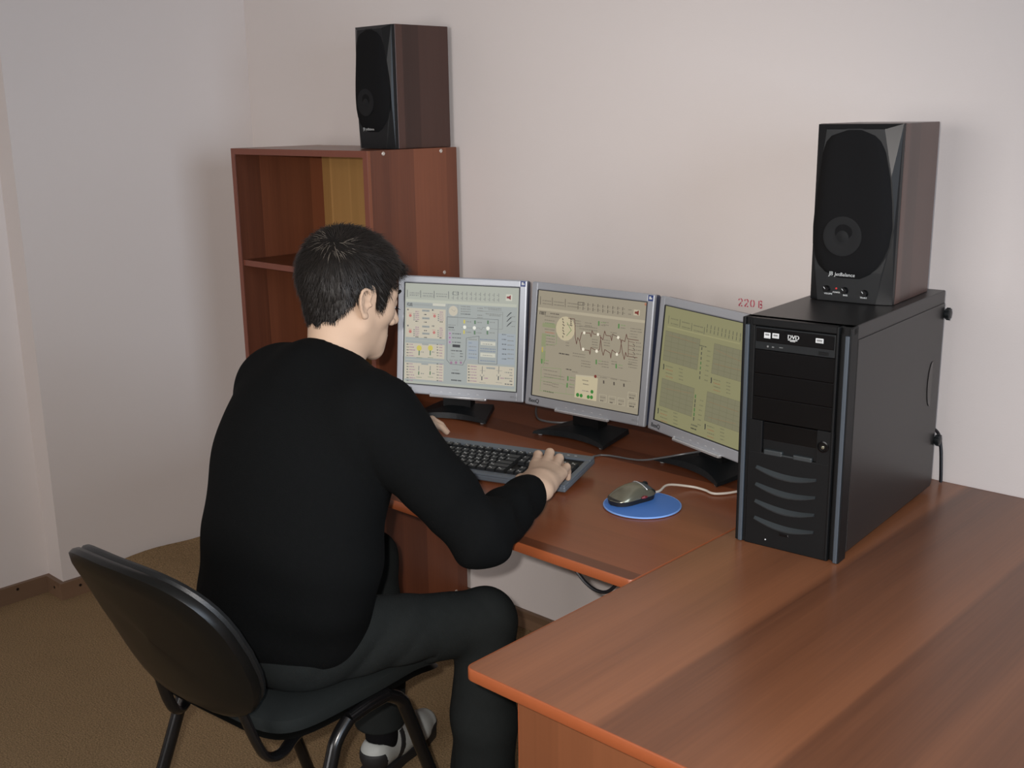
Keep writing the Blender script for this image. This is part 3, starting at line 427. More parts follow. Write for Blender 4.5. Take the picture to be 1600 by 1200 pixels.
# ------------------------------------------------------------------ monitors
PAL = [dict(B=(163,166,155), l=(176,178,164), g=(146,150,147), c=(192,190,176), p=(186,178,160), d=(84,88,90), m=(126,128,124), k=(48,50,54), r=(120,34,44), R=(180,106,100), v=(146,112,134), V=(168,152,172), y=(190,178,84), G=(86,116,88), w=(222,222,210), n=(110,122,142), b=(150,158,164), q=(152,157,154)),
       dict(B=(148,139,120), l=(168,158,136), g=(140,132,114), c=(180,170,146), p=(184,172,142), d=(78,70,62), m=(116,108,94), k=(46,40,38), r=(112,44,34), o=(160,106,82), h=(134,138,104), H=(118,138,92), G=(78,122,66), F=(50,118,48), y=(176,164,70), w=(226,218,198), x=(92,60,50)),
       dict(B=(130,127,92), l=(142,138,100), g=(116,113,88), c=(150,146,110), p=(150,146,110), d=(76,76,62), m=(102,100,76), k=(40,42,40), o=(136,104,72), G=(66,104,56))]
SXL, SXR, SZ0, SZ1 = -0.165, 0.1645, 0.0265, 0.298
def display(idx, parent):
    """lit panel: every line, box, dial and row of lettering is a flat print lying on it"""
    V = []; F = []; Cc = []; pal = PAL[idx]; lay = [0]
    w, h = SXR-SXL, SZ1-SZ0
    def poly(pts, c):
        n = len(V); y = 0.0030-min(lay[0], 900)*0.0000017
        for u, v in pts: V.append((SXL+w*u/1000, y, SZ1-h*v/1000))
        F.append(tuple(range(n, n+len(pts)))); Cc.append(lin(pal[c]))
    def seg(a, b, t, c):
        d = Vector((b[0]-a[0], b[1]-a[1]))
        if d.length < 1e-6: return
        d.normalize(); n = Vector((-d.y, d.x))*t/2; e = d*t*0.3
        poly([(a[0]-e.x+n.x, a[1]-e.y+n.y), (a[0]-e.x-n.x, a[1]-e.y-n.y), (b[0]+e.x-n.x, b[1]+e.y-n.y), (b[0]+e.x+n.x, b[1]+e.y+n.y)], c)
    poly([(0, 1000), (1000, 1000), (1000, 0), (0, 0)], 'B')
    if idx == 0: lay[0] = 20; poly([(12, 975), (985, 975), (985, 185), (12, 185)], 'q')
    lay[0] = 60
    r = random.Random(idx+3)
    for e in SCREENS[idx]:
        k = e[0]; lay[0] += 1
        if k == 'R': x0, y0, x1, y1, c = e[1:]; poly([(x0, y1), (x1, y1), (x1, y0), (x0, y0)], c)
        elif k == 'L':
            for a, b in zip(e[1], e[1][1:]): seg(a, b, e[2]*1.15, e[3])
        elif k == 'C':
            x, y, q, c = e[1:]; poly([(x+q*math.cos(-a*PI/8), y+q*1.24*math.sin(-a*PI/8)) for a in range(16)], c)
        elif k == 'T':      # a row of tiny illegible lettering
            x, y, ww, hh, c = e[1:]; end = x+ww
            while x < end:
                q = r.choice((5, 7, 9, 12)); q = min(q, end-x); poly([(x, y+hh*.55), (x+q, y+hh*.55), (x+q, y-hh*.55), (x, y-hh*.55)], c); x += q+r.choice((3, 3, 6))
        elif k == 'G':
            x0, y0, x1, y1, nx, ny, c = e[1:]
            for i in range(nx+1): seg((x0+(x1-x0)*i/nx, y0), (x0+(x1-x0)*i/nx, y1), 3, c)
            for i in range(ny+1): seg((x0, y0+(y1-y0)*i/ny), (x1, y0+(y1-y0)*i/ny), 3, c)
        elif k == 'S':      # loudspeaker button
            x, y, q, c = e[1:]; poly([(x-q*.5, y+q*.25), (x-q*.1, y+q*.25), (x+q*.4, y+q*.6), (x+q*.4, y-q*.6), (x-q*.1, y-q*.25), (x-q*.5, y-q*.25)], c)
        elif k == 'X':
            x, y, s, q, c = e[1:]; vs, fs = text_geo(s); n = len(V); yy = 0.0030-min(lay[0], 900)*0.0000017
            for rep in (0, 4):
                n = len(V)
                for a, b in vs: V.append((SXL+w*(x+rep+a*q)/1000, yy, SZ1-h*(y-b*q*1.25)/1000))
                for f in fs: F.append(tuple(i+n for i in f)); Cc.append(lin(pal[c]))
    me = bpy.data.meshes.new('display'); me.from_pydata(V, [], F); me.update()
    at = me.color_attributes.new('Col', 'FLOAT_COLOR', 'CORNER'); i = 0
    for p in me.polygons:
        for _ in p.loop_indices: at.data[i].color = Cc[p.index]+(1,); i += 1
    o = link('display', me, M['screen'], parent); return o
def monitor(idx, x, y, yaw, tilt, base_off, base_rot, label):
    t = thing('monitor', (x, y, DZ), yaw, label, 'monitor', 'flat monitors in an arc along the desk')
    X = Matrix.Translation((0, 0, 0.0605)) @ Matrix.Rotation(-tilt, 4, 'X')
    b = MB(); b.x = X; hw, hh = 0.185, 0.318
    b.box(-hw, SXL, 0, 0.012, 0, hh, 0.0035); b.box(SXR, hw, 0, 0.012, 0, hh, 0.0035)
    b.box(SXL-0.004, SXR+0.004, 0.0003, 0.012, SZ1, hh, 0.0035); b.box(SXL-0.004, SXR+0.004, 0.0003, 0.012, 0, SZ0, 0.0035)
    fr = obj('bezel', b, M['silver'], t)
    b = MB(); b.x = X
    for x0, x1, z0, z1 in ((SXL-0.0012, SXL+0.0006, SZ0, SZ1), (SXR-0.0006, SXR+0.0012, SZ0, SZ1), (SXL, SXR, SZ1-0.0006, SZ1+0.0012), (SXL, SXR, SZ0-0.0012, SZ0+0.0006)): b.box(x0, x1, -0.0002, 0.004, z0, z1)
    obj('screen_gasket', b, M['ink'], fr)
    b = MB(); b.x = X; b.box(-hw+0.001, hw-0.001, 0.0112, 0.030, 0.002, hh-0.002, 0.004); b.box(-hw+0.03, hw-0.03, 0.029, 0.052, 0.03, hh-0.03, 0.012); obj('rear_housing', b, M['bezel_bk'], t)
    d = display(idx, t); d.matrix_local = X
    b = MB(); b.x = X; b.tube([(-0.080, -0.0022, 0.0005), (-0.083, 0.002, 0.004)], 0.0035, 8); b.box(-0.082, 0.082, -0.0075, 0.004, -0.004, 0.0035, 0.0025); bar = obj('button_bar', b, M['silver_lt'], t)
    b = MB(); b.x = X; b.box(-0.078, 0.074, -0.0079, -0.0072, -0.0006, 0.0004); b.lathe([(0.002, -0.0084), (0.0016, -0.0074)], 10, axis='Y', at=(0.0765, 0, -0.0002)); obj('button_seam', b, M['grey_pr'], bar)
    b = MB(); b.x = X
    for k in range(5):
        cx = -0.050+k*0.0265; pts = [(cx+0.0035*math.cos(a), 0.0085+0.0028*math.sin(a)) for a in [PI*0.1+PI*0.8*i/6 for i in range(7)]]
        for (xa, za), (xb, zb) in zip(pts, pts[1:]): b.quad((xa, -0.0003, za-0.0007), (xb, -0.0003, zb-0.0007), (xb, -0.0003, zb+0.0007), (xa, -0.0003, za+0.0007))
    obj('button_marks', b, M['white'], t)
    b = MB(); b.x = X; b.text('BenQ', 0.0145, (-0.172, -0.0004, 0.0085), (1, 0, 0), (0, 0, 1), bold=0.0006); obj('maker_lettering', b, M['ink'], t)
    b = MB(); b.x = X; b.text('FP71G', 0.0075, (0.148, -0.0004, 0.0095), (1, 0, 0), (0, 0, 1)); obj('model_lettering', b, M['grey_pr'], t)
    b = MB(); b.x = X; b.box(0.1675, 0.1815, -0.0006, 0.001, 0.3015, 0.3155); st = obj('corner_sticker', b, M['blue_st'], t); st['label'] = 'small blue corner sticker'
    b = MB(); b.x = X; b.box(0.1705, 0.1755, -0.0009, 0, 0.3055, 0.3125); b.box(0.1760, 0.1785, -0.0009, 0, 0.3055, 0.3095); obj('sticker_print', b, M['white'], st)
    # stand: a dished trapezoid foot with a concave front edge and a short neck
    BX = Matrix.Translation((base_off[0], base_off[1], 0)) @ Matrix.Rotation(base_rot, 4, 'Z')
    b = MB(); b.x = BX; n = 12; tp = []; bt = []
    fw, bw_, dp = 0.110, 0.078, 0.150
    for i in range(n+1):
        u = -1+2*i/n; bow = 0.026*(1-u*u)
        tp.append((u*fw, bow+0.003, 0.010+0.016*(1-u*u)*0.5)); bt.append((u*(fw+0.002), bow, 0.003))
    rear_t = [(bw_, dp, 0.016), (-bw_, dp, 0.016)]; rear_b = [(bw_+0.002, dp+0.002, 0.003), (-bw_-0.002, dp+0.002, 0.003)]
    tv = tp+rear_t; bv = bt+rear_b; m_ = len(tv)
    # the foot's raised middle, a ridge from front arc to neck
    cen = (0, 0.095, 0.030)
    vs = tv+bv+[cen]; fs = []
    for i in range(m_): j = (i+1) % m_; fs.append((i, m_+i, m_+j, j)); fs.append((i, j, 2*m_))
    fs.append(tuple(range(m_, 2*m_)))
    fs = [f[::-1] if len(f) == 4 else f for f in fs]
    b.add(vs, fs, 0, False); ft = obj('foot', b, M['blk_sat'], t)
    for u, v in ((-0.097, 0.014), (0.097, 0.014), (-0.07, dp-0.012), (0.07, dp-0.012)):
        b = MB(); b.x = BX; b.lathe([(0.006, 0.0), (0.006, 0.0035)], 10, at=(u, v, 0)); obj('rubber_pad', b, M['grey_pr'], ft)
    b = MB(); b.x = BX; b.prism([(-0.040, 0.075), (0.040, 0.075), (0.036, 0.118), (-0.036, 0.118)], 0.012, 0.075); b.box(-0.033, 0.033, 0.080, 0.112, 0.06, 0.17, 0.006); obj('neck', b, M['blk'], t)
    return t
monitor(0, 1.364, -0.334, 0.378, 0.124, (-0.020, -0.036), 0.03, 'silver monitor nearest the bookcase, its screen partly hidden by the man\'s face')
monitor(1, 1.729, -0.260, 0.052, 0.119, (-0.008, -0.052), -0.03, 'middle of the three silver monitors, beige screen with a dark red curve')
monitor(2, 2.099, -0.304, -0.298, 0.103, (-0.006, -0.030), 0.0, 'silver monitor with four grid charts, half hidden behind the computer tower')

# ------------------------------------------------------------------ computer tower
TW, TD, TH = 0.2055, 0.499, 0.431
t = thing('computer_tower', (2.378, -0.592, DZ), 0.081, 'black computer tower standing on the right foreground desk', 'computer')
b = MB(); b.box(0.002, TW-0.002, 0.030, TD, 0.010, TH, 0.002); cs = obj('case', b, M['case'], t)
b = MB(); b.box(TW-0.0025, TW, 0.036, TD-0.003, 0.016, TH-0.026, 0.0008); sp = obj('side_panel', b, M['case'], t)
# recessed finger pull: half-moon hollow
b = MB(); nn = 14; vs = []; fs = []
for i in range(nn+1):
    a = -PI/2+PI*i/nn; z = 0.245+0.047*math.sin(a); y = TD-0.055+0.022*math.cos(a)*-1
    vs += [(TW+0.0012, y, z), (TW+0.0004, TD-0.052, z)]
for i in range(nn): a = 2*i; fs.append((a, a+1, a+3, a+2))
b.add(vs, fs, 0, True); obj('finger_pull', b, M['blk_gl'], sp)
for z in (0.382, 0.112):
    b = MB(); b.lathe([(0.0105, 0), (0.0115, 0.003), (0.0115, 0.009), (0.009, 0.0105)], 18, axis='X', at=(TW, TD+0.004, z))
    for k in range(8): a = 2*PI*k/8; b.box(TW+0.002, TW+0.0095, TD+0.004+0.0115*math.cos(a)-0.0012, TD+0.004+0.0115*math.cos(a)+0.0012, z+0.0115*math.sin(a)-0.0012, z+0.0115*math.sin(a)+0.0012)
    obj('thumb_screw', b, M['blk_sat'], sp)
for x in (0.02, TW-0.045):
    for y in (0.05, TD-0.06): b = MB(); b.box(x, x+0.025, y, y+0.03, 0, 0.0102, 0.002); obj('foot', b, M['blk'], cs)
# front bezel: a shallow frame round the recessed middle
b = MB()
b.box(0.0, 0.0068, 0.004, 0.032, 0.001, TH, 0.002); b.box(0.0145, 0.026, 0.004, 0.032, 0.001, TH, 0.002)
b.box(0.004, 0.018, 0.010, 0.032, 0.001, TH, 0.001)
b.box(0.1785, 0.1835, 0.001, 0.032, 0.001, TH, 0.0015); b.box(0.1835, 0.195, 0.012, 0.032, 0.001, TH)
b.box(0.202, TW, 0.001, 0.034, 0.001, TH-0.001, 0.0015); b.box(0.19, 0.204, 0.008, 0.032, 0.001, TH)
b.box(0.02, 0.184, 0.002, 0.032, 0.4175, TH, 0.002); b.box(0.02, 0.184, 0.0028, 0.032, 0.0, 0.182, 0.002)
b.box(0.02, 0.0475, 0.003, 0.032, 0.176, 0.242, 0.001); b.box(0.1525, 0.184, 0.003, 0.032, 0.176, 0.242, 0.001)
b.box(0.0, TW, 0.012, 0.032, TH-0.016, TH, 0.003)
fb = obj('front_bezel', b, M['blk'], t)
b = MB(); b.box(0.0070, 0.0148, 0.001, 0.012, 0.001, 0.4178, 0.0015); o = obj('trim_strip', b, M['strip'], t)
b = MB(); b.box(0.1950, 0.2030, 0.000, 0.012, 0.001, 0.4168, 0.0015); o = obj('trim_strip', b, M['strip'], t)
od = None
b = MB(); b.box(0.0265, 0.1775, 0.0030, 0.03, 0.3745, 0.4160, 0.0012); od = obj('optical_drive', b, M['blk_sat'], t)
b = MB(); b.box(0.0285, 0.1755, 0.0020, 0.006, 0.3890, 0.4135, 0.001); tr = obj('disc_tray', b, M['blk_gl'], od)
F_ = 0.0014
for x0, x1, z0, z1 in ((0.0447, 0.0567, 0.3965, 0.4068), (0.0605, 0.0730, 0.3982, 0.4070), (0.1421, 0.1561, 0.3990, 0.4072)):
    b = MB(); b.box(x0, x1, F_, 0.0022, z0, z1); lg_ = obj('disc_logo', b, M['white'], tr)
    b = MB(); b.box(x0+0.002, x1-0.002, F_-0.0002, F_+0.0002, z1-0.0055, z1-0.0020); b.box(x0+0.001, x1-0.001, F_-0.0002, F_+0.0002, z0+0.0012, z0+0.0018)
    for k in range(2): b.box(x0+0.0035+k*0.003, x0+0.0052+k*0.003, F_-0.0003, F_-0.0001, z1-0.0048, z1-0.0028)
    o = obj('logo_print', b, M['grey_pr'], tr); o['kind'] = 'stuff'
b = MB(); b.text('DVD', 0.0105, (0.0893, F_, 0.4000), (1.0, 0, 0), (0, 0, 1), bold=0.0006)
b.box(0.0905, 0.1080, F_, 0.0022, 0.3975, 0.3988); b.box(0.0945, 0.1040, F_, 0.0022, 0.3955, 0.3964)
o = obj('disc_lettering', b, M['white'], tr); o['kind'] = 'stuff'
b = MB(); b.box(0.148, 0.166, 0.0020, 0.004, 0.378, 0.384, 0.0006); obj('eject_button', b, M['blk'], od)
b = MB(); b.lathe([(0.0018, 0.0032), (0.0018, 0.0024)], 10, axis='Y', at=(0.052, 0, 0.3815)); b.box(0.060, 0.064, 0.0024, 0.0035, 0.3805, 0.3822); b.box(0.074, 0.081, 0.0026, 0.0035, 0.3815, 0.3825); obj('drive_light', b, M['grey_pr'], od)
for k in range(3):
    z1 = 0.3735-k*0.0438; b = MB(); b.box(0.0265, 0.1778, 0.0042, 0.03, z1-0.0432, z1, 0.0010); obj('bay_cover', b, M['blk_gl'], t)
b = MB(); b.box(0.0478, 0.1522, 0.0070, 0.03, 0.2065, 0.2400, 0.0008); obj('bay_cover', b, M['blk_gl'], t)
b = MB(); b.box(0.0478, 0.1522, 0.0090, 0.03, 0.1770, 0.2062, 0.0008); fl = obj('floppy_bay', b, M['blk'], t)
b = MB()
b.box(0.052, 0.088, 0.0025, 0.012, 0.1785, 0.1890, 0.002); b.box(0.109, 0.1455, 0.0025, 0.012, 0.1785, 0.1880, 0.002)
b.prism([(0.086, 0.0035), (0.111, 0.0035), (0.111, 0.012), (0.086, 0.012)], 0.1775, 0.1835)
obj('bay_lip', b, M['louvre'], fl)
b = MB(); b.lathe([(0.0105, 0.004), (0.0105, 0.001), (0.0085, 0.0004), (0.0080, 0.0025), (0.0, 0.0025)], 22, axis='Y', at=(0.1655, 0, 0.2135)); pb = obj('power_button', b, M['blk_gl'], t)
b = MB(); b.lathe([(0.0030, 0.0026), (0.0030, 0.0006), (0.001, 0.0001)], 14, axis='Y', at=(0.1655, 0, 0.2125)); obj('button_cap', b, M['mouse'], pb)
for k in range(4):
    z = 0.1535-k*0.0330; b = MB(); n = 12; vs = []; fs = []
    for i in range(n+1):
        u = i/n; x = 0.040+0.116*u; sag = 0.0115*math.sin(PI*min(1, u*0.86+0.02)); tp = 0.25+0.75*math.sin(PI*min(1, 0.12+0.8*u))
        zz = z-sag; hh = 0.0120*tp
        vs += [(x, 0.0030, zz+hh*0.5), (x, -0.0050*tp, zz-hh*0.10), (x, -0.0042*tp, zz-hh*0.34), (x, 0.0030, zz-hh*0.55)]
    for i in range(n):
        for q in range(3): a = 4*i+q; fs.append((a, a+1, a+5, a+4))
        fs.append((4*i+3, 4*i, 4*i+4, 4*i+7))
    fs.append((0, 1, 2, 3)[::-1]); fs.append((4*n, 4*n+1, 4*n+2, 4*n+3)); b.add(vs, fs, 0, True); obj('vent_louvre', b, M['louvre'], t)
b = MB(); b.box(0.090, 0.108, 0.0020, 0.004, 0.028, 0.0345, 0.001); obj('badge', b, M['blk_gl'], t)
b = MB(); b.lathe([(0.0016, 0.004), (0.0012, 0.0018)], 10, axis='Y', at=(0.0631, 0, 0.0145)); obj('indicator', b, M['white'], t)

# ------------------------------------------------------------------ loudspeakers
SW, SD, SH = 0.1647, 0.2140, 0.3355
def egg(v):
    """half-widths of the cloth grille at height v of the front (left edge, right edge)"""
    K = [(0.046, 0.060, 0.104), (0.053, 0.036, 0.118), (0.066, 0.022, 0.131), (0.085, 0.012, 0.144), (0.11, 0.007, 0.154), (0.145, 0.006, 0.1585), (0.19, 0.0085, 0.155), (0.24, 0.012, 0.148), (0.285, 0.0165, 0.137), (0.305, 0.023, 0.126), (0.318, 0.036, 0.110), (0.3245, 0.062, 0.088)]
    for a, c in zip(K, K[1:]):
        if a[0] <= v <= c[0]:
            k = (v-a[0])/(c[0]-a[0]); return a[1]+(c[1]-a[1])*k, a[2]+(c[2]-a[2])*k
    return K[-1][1:]
def speaker(x, y, z, yaw, label, controls):
    t = thing('loudspeaker', (x, y, z), yaw, label, 'speaker', 'pair of bookshelf loudspeakers')
    b = MB(); b.box(0.0, SW, 0.020, SD, 0.0, SH, 0.0012); obj('cabinet', b, M['spk_wood'], t)
    # moulded baffle: flat field with bevelled flanks and a tapered chin
    b = MB(); yb = 0.0205
    fl_ = [(0.0005, 0.0), (0.0005, 0.335), (0.164, 0.335), (0.164, 0.0)]
    outer = [(0.0005, yb, 0.0005), (0.164, yb, 0.0005), (0.164, yb, 0.335), (0.0005, yb, 0.335)]
    mid = [(0.0015, 0.010, 0.0005), (0.1632, 0.010, 0.0005), (0.1632, 0.010, 0.3345), (0.0015, 0.010, 0.3345)]
    inner = [(0.020, 0.0, 0.0008), (0.135, 0.0, 0.0008), (0.143, 0.0, 0.060), (0.160, 0.003, 0.140), (0.150, 0.0, 0.240), (0.132, 0.0, 0.325), (0.022, 0.0, 0.325), (0.012, 0.0, 0.240), (0.004, 0.003, 0.140), (0.0125, 0.0, 0.060)]
    vs = outer+mid+inner; I = 8
    fs = [(0, 1, 5, 4), (1, 2, 6, 5), (2, 3, 7, 6), (3, 0, 4, 7), (4, 5, I+1, I), (5, 6, I+5, I+4, I+3, I+2, I+1), (6, 7, I+6, I+5), (7, 4, I, I+9, I+8, I+7, I+6), (I, I+1, I+2, I+9), (I+9, I+2, I+3, I+8), (I+8, I+3, I+4, I+7), (I+7, I+4, I+5, I+6), (3, 2, 1, 0)]
    b.add(vs, fs, 0, False); bf = obj('baffle', b, M['baffle'], t)
    # pillow of black cloth over the drivers, with the shadow gap round it
    def pillow(grow, depth, base):
        vs = []; fs = []; R = 26; Cn = 16
        for i in range(R+1):
            v = 0.046+(0.3245-0.046)*i/R; l, r_ = egg(v); l -= grow; r_ += grow
            for k in range(Cn+1):
                u = k/Cn; e = (1-(2*u-1)**4)*(1-(2*i/R-1)**6); zz = v+(grow if i == R else -grow if i == 0 else 0)
                bulge = 0.45+0.75*math.exp(-((v-0.15)/0.12)**2)
                dish = -0.0035*math.exp(-(((l+(r_-l)*u-0.072)/0.042)**2+((v-0.128)/0.042)**2)**2)
                vs.append((l+(r_-l)*u, base-depth*(e**0.6)*bulge-(dish if depth > 0.004 else 0)*-1*0, zz))
        for i in range(R):
            for k in range(Cn): a = i*(Cn+1)+k; fs.append((a, a+1, a+Cn+2, a+Cn+1))
        return vs, fs
    b = MB(); b.add(*pillow(0.0022, 0.0028, 0.0004), 0, True); obj('grille_recess', b, M['blk'], bf)
    b = MB(); b.add(*pillow(0.0, 0.0150, 0.0002), 0, True); g = obj('grille', b, M['grille'], t)
    b = MB(); b.text('JetBalance', 0.0098, (0.0560, -0.0100, 0.0515), (1, -0.03, 0), (0, -0.25, 1), shear=0.2); b.text('JB', 0.0115, (0.0445, -0.0100, 0.0515), (0.85, 0, 0), (0, -0.25, 1), shear=0.25, bold=0.0004); obj('maker_lettering', b, M['white'], g)
    if controls:
        for kx, kz in ((0.0384, 0.0235), (0.0745, 0.0228), (0.1135, 0.0205)):
            b = MB(); b.lathe([(0.0068, 0.001), (0.0068, -0.006), (0.0058, -0.0085), (0.0, -0.0085)], 18, axis='Y', at=(kx, 0, kz)); k_ = obj('knob', b, M['blk_gl'], bf)
            b = MB(); b.x = Matrix.Translation((kx, -0.0088, kz)) @ Matrix.Rotation(0.9, 4, 'Y'); b.box(-0.0055, -0.0008, 0, 0.0006, -0.0005, 0.0005); obj('pointer', b, M['white'], k_)
        b = MB(); b.lathe([(0.0018, 0.001), (0.0018, -0.0014), (0.0, -0.002)], 10, axis='Y', at=(0.0574, 0, 0.0255)); obj('power_lamp', b, M['red_led'], bf)
        for s, px, pz in (('VOLUME', 0.0335, 0.0128), ('POWER', 0.0505, 0.0165), ('BASS', 0.0712, 0.0122), ('TREBLE', 0.1045, 0.0105)):
            b = MB(); b.text(s, 0.0042, (px, -0.0006, pz), (1, 0, 0), (0, 0, 1), bold=0.0003); obj('control_lettering', b, M['white'], bf)
    b = MB(); n = 28
    vs = []; fs = []
    for f, dy in ((1.0, 0.0004), (0.88, 0.0000), (0.55, 0.0010), (0.34, 0.0014), (0.27, 0.0008), (0.15, -0.0002), (0.0, -0.0005)):
        for i in range(n): a = 2*PI*i/n; vs.append((0.070+0.0375*f*math.cos(a), -0.0186+dy, 0.128+0.0375*f*math.sin(a)))
    for k in range(6):
        for i in range(n): j = (i+1) % n; fs.append((k*n+i, k*n+j, (k+1)*n+j, (k+1)*n+i))
    b.add(vs, fs, 0, True); obj('woofer', b, M['cloth_cone'], g)
    return t
M['cloth_cone'] = mat('cloth_over_cone', lin(21, 22, 23.5), 0.7, spec=0.25, noise=0.3, nscale=1500)
speaker(2.3761, -0.3475, DZ+TH+0.0004, 0.0966, 'bookshelf loudspeaker with three knobs, standing on the black computer tower', True)
speaker(0.8607, -0.2270, BZ+0.0004, -0.038, 'dark red-brown bookshelf loudspeaker standing on top of the bookcase', False)

# ------------------------------------------------------------------ keyboard
KYAW = 0.293; KL, KW = 0.452, 0.170
kx0, ky0 = 1.967, -0.604                       # front right corner
ex = Vector((math.cos(KYAW), math.sin(KYAW), 0)); ey = Vector((-math.sin(KYAW), math.cos(KYAW), 0))
korg = Vector((kx0, ky0, DZ))-ex*KL            # front left corner
kb = thing('keyboard', korg, KYAW, 'grey and black keyboard under the man\'s hands on the desk', 'keyboard')
KT = math.atan2(0.016, KW)
KX = Matrix.Translation((0, 0, 0.006)) @ Matrix.Rotation(KT, 4, 'X')
b = MB(); b.x = KX; b.box(0, KL, 0, KW, -0.004, 0.009, 0.003); b.box(0.0, KL, 0.0, 0.020, 0.008, 0.0130, 0.0025); b.box(0, KL, KW-0.026, KW, 0.008, 0.0145, 0.0025)
b.box(0, 0.011, 0.018, KW-0.024, 0.008, 0.0132, 0.002); b.box(KL-0.013, KL, 0.018, KW-0.024, 0.008, 0.0132, 0.002); kf = obj('frame', b, M['kb'], kb)
b = MB(); b.x = KX; b.box(0.0105, KL-0.0125, 0.0195, KW-0.0255, 0.0085, 0.0098); obj('key_bed', b, M['blk'], kb)
for q_ in ((0.03, 0.07, KW-0.03, KW-0.01, 0, 0.016), (KL-0.07, KL-0.03, KW-0.03, KW-0.01, 0, 0.016), (0.03, 0.06, 0.008, 0.02, 0, 0.004), (KL-0.06, KL-0.03, 0.008, 0.02, 0, 0.004)): b = MB(); b.box(*q_); obj('foot', b, M['blk'], kf)
P_ = 0.01895; KB0 = (0.0125, 0.0205)
kmesh = {}
leg = MB(); leg.x = KX
def key(u, v, w=1.0, h=1.0, mark=True):
    kk = (round(w, 2), round(h, 2))
    if kk not in kmesh:
        q = MB(); a, c = w*P_-0.0011, h*P_*1.0-0.0011; i = 0.0022
        vs = [(0, 0, 0), (a, 0, 0), (a, c, 0), (0, c, 0), (i, i*0.7, 0.0085), (a-i, i*0.7, 0.0085), (a-i, c-i, 0.0085), (i, c-i, 0.0085)]
        q.add(vs, [(4, 5, 6, 7), (0, 1, 5, 4), (1, 2, 6, 5), (2, 3, 7, 6), (3, 0, 4, 7), (3, 2, 1, 0)])
        me = bpy.data.meshes.new('key'); me.from_pydata(q.v, [], q.f); me.update(); me.materials.append(M['key']); kmesh[kk] = me
    o = bpy.data.objects.new('key', kmesh[kk]); COL.objects.link(o); o.parent = kb
    o.matrix_local = KX @ Matrix.Translation((KB0[0]+u*P_, KB0[1]+v*P_, 0.0097))
    if mark:
        x = KB0[0]+u*P_+0.0040; y = KB0[1]+(v+h)*P_-0.0088; z = 0.0097+0.0086
        leg.quad((x, y, z), (x+0.0020+0.0022*random.random(), y, z), (x+0.0032, y+0.0036, z), (x+0.0002, y+0.0036, z))
        if random.random() < 0.5: leg.quad((x+0.006, y-0.004, z), (x+0.0085, y-0.004, z), (x+0.0085, y-0.001, z), (x+0.006, y-0.001, z))
fr_ = 5.35
for u in (0,): key(u, fr_)
for g0 in (2, 6.5, 11):
    for i in range(4): key(g0+i, fr_)
for i in range(3): key(15.25+i, fr_)
for i in range(13): key(i, 4)
key(13, 4, 2)
key(0, 3, 1.5)
for i in range(12): key(1.5+i, 3)
key(13.5, 3, 1.5)
key(0, 2, 1.75)
for i in range(11): key(1.75+i, 2)
key(12.75, 2, 2.25)
key(0, 1, 2.25)
for i in range(10): key(2.25+i, 1)
key(12.25, 1, 2.75)
for u, w in ((0, 1.25), (1.25, 1.25), (2.5, 1.25)): key(u, 0, w)
key(3.75, 0, 6.25, 1, False)
for u in (10, 11.25, 12.5, 13.75): key(u, 0, 1.25)
for r_ in (4, 3):
    for i in range(3): key(15.25+i, r_)
key(16.25, 1)
for i in range(3): key(15.25+i, 0)
for r_ in (4, 3, 2, 1):
    for i in range(3): key(18.45+i, r_)
key(21.45, 4); key(21.45, 2, 1, 2); key(21.45, 0, 1, 2); key(18.45, 0, 2); key(20.45, 0)
o = obj('key_legends', leg, M['white'], kb); o['kind'] = 'stuff'
b = MB(); b.x = KX
for i in range(3): b.box(KL-0.080+i*0.018, KL-0.074+i*0.018, KW-0.014, KW-0.0125, 0.0146, 0.0149)
b.box(0.020, 0.034, KW-0.016, KW-0.013, 0.0146, 0.0149); obj('lamp_marks', b, M['white'], kb)
def cable(name, pts, r, m, label, n=48):
    """a smooth cord through the given points"""
    P = [Vector(p) for p in pts]; out = []
    for i in range(len(P)-1):
        p0 = P[max(i-1, 0)]; p1 = P[i]; p2 = P[i+1]; p3 = P[min(i+2, len(P)-1)]; k_ = max(3, n//(len(P)-1))
        for k in range(k_):
            t = k/k_; out.append(0.5*((2*p1)+(p2-p0)*t+(2*p0-5*p1+4*p2-p3)*t*t+(3*p1-3*p2+p3-p0)*t**3))
    out.append(P[-1]); b = MB(); b.tube(out, r, 8); o = obj(name, b, m); return o
kpt = korg+ex*(KL-0.075)+ey*(KW-0.002)+Vector((0, 0, 0.016))
cz = DZ+0.0024
o = cable('keyboard_cable', [kpt, kpt+ey*0.022+ex*0.02-Vector((0, 0, 0.010)), (1.856, -0.343, cz), (1.946, -0.318, cz), (2.000, -0.300, cz+0.012), (2.045, -0.285, cz+0.026), (2.085, -0.235, cz+0.0315), (2.12, -0.205, cz+0.028), (2.19, -0.155, cz+0.004), (2.26, -0.10, cz), (2.40, -0.042, cz)], 0.0022, M['cord_g'], '')
tag(o, 'thin grey keyboard cable curving past the foot of the half-hidden monitor', 'cable')
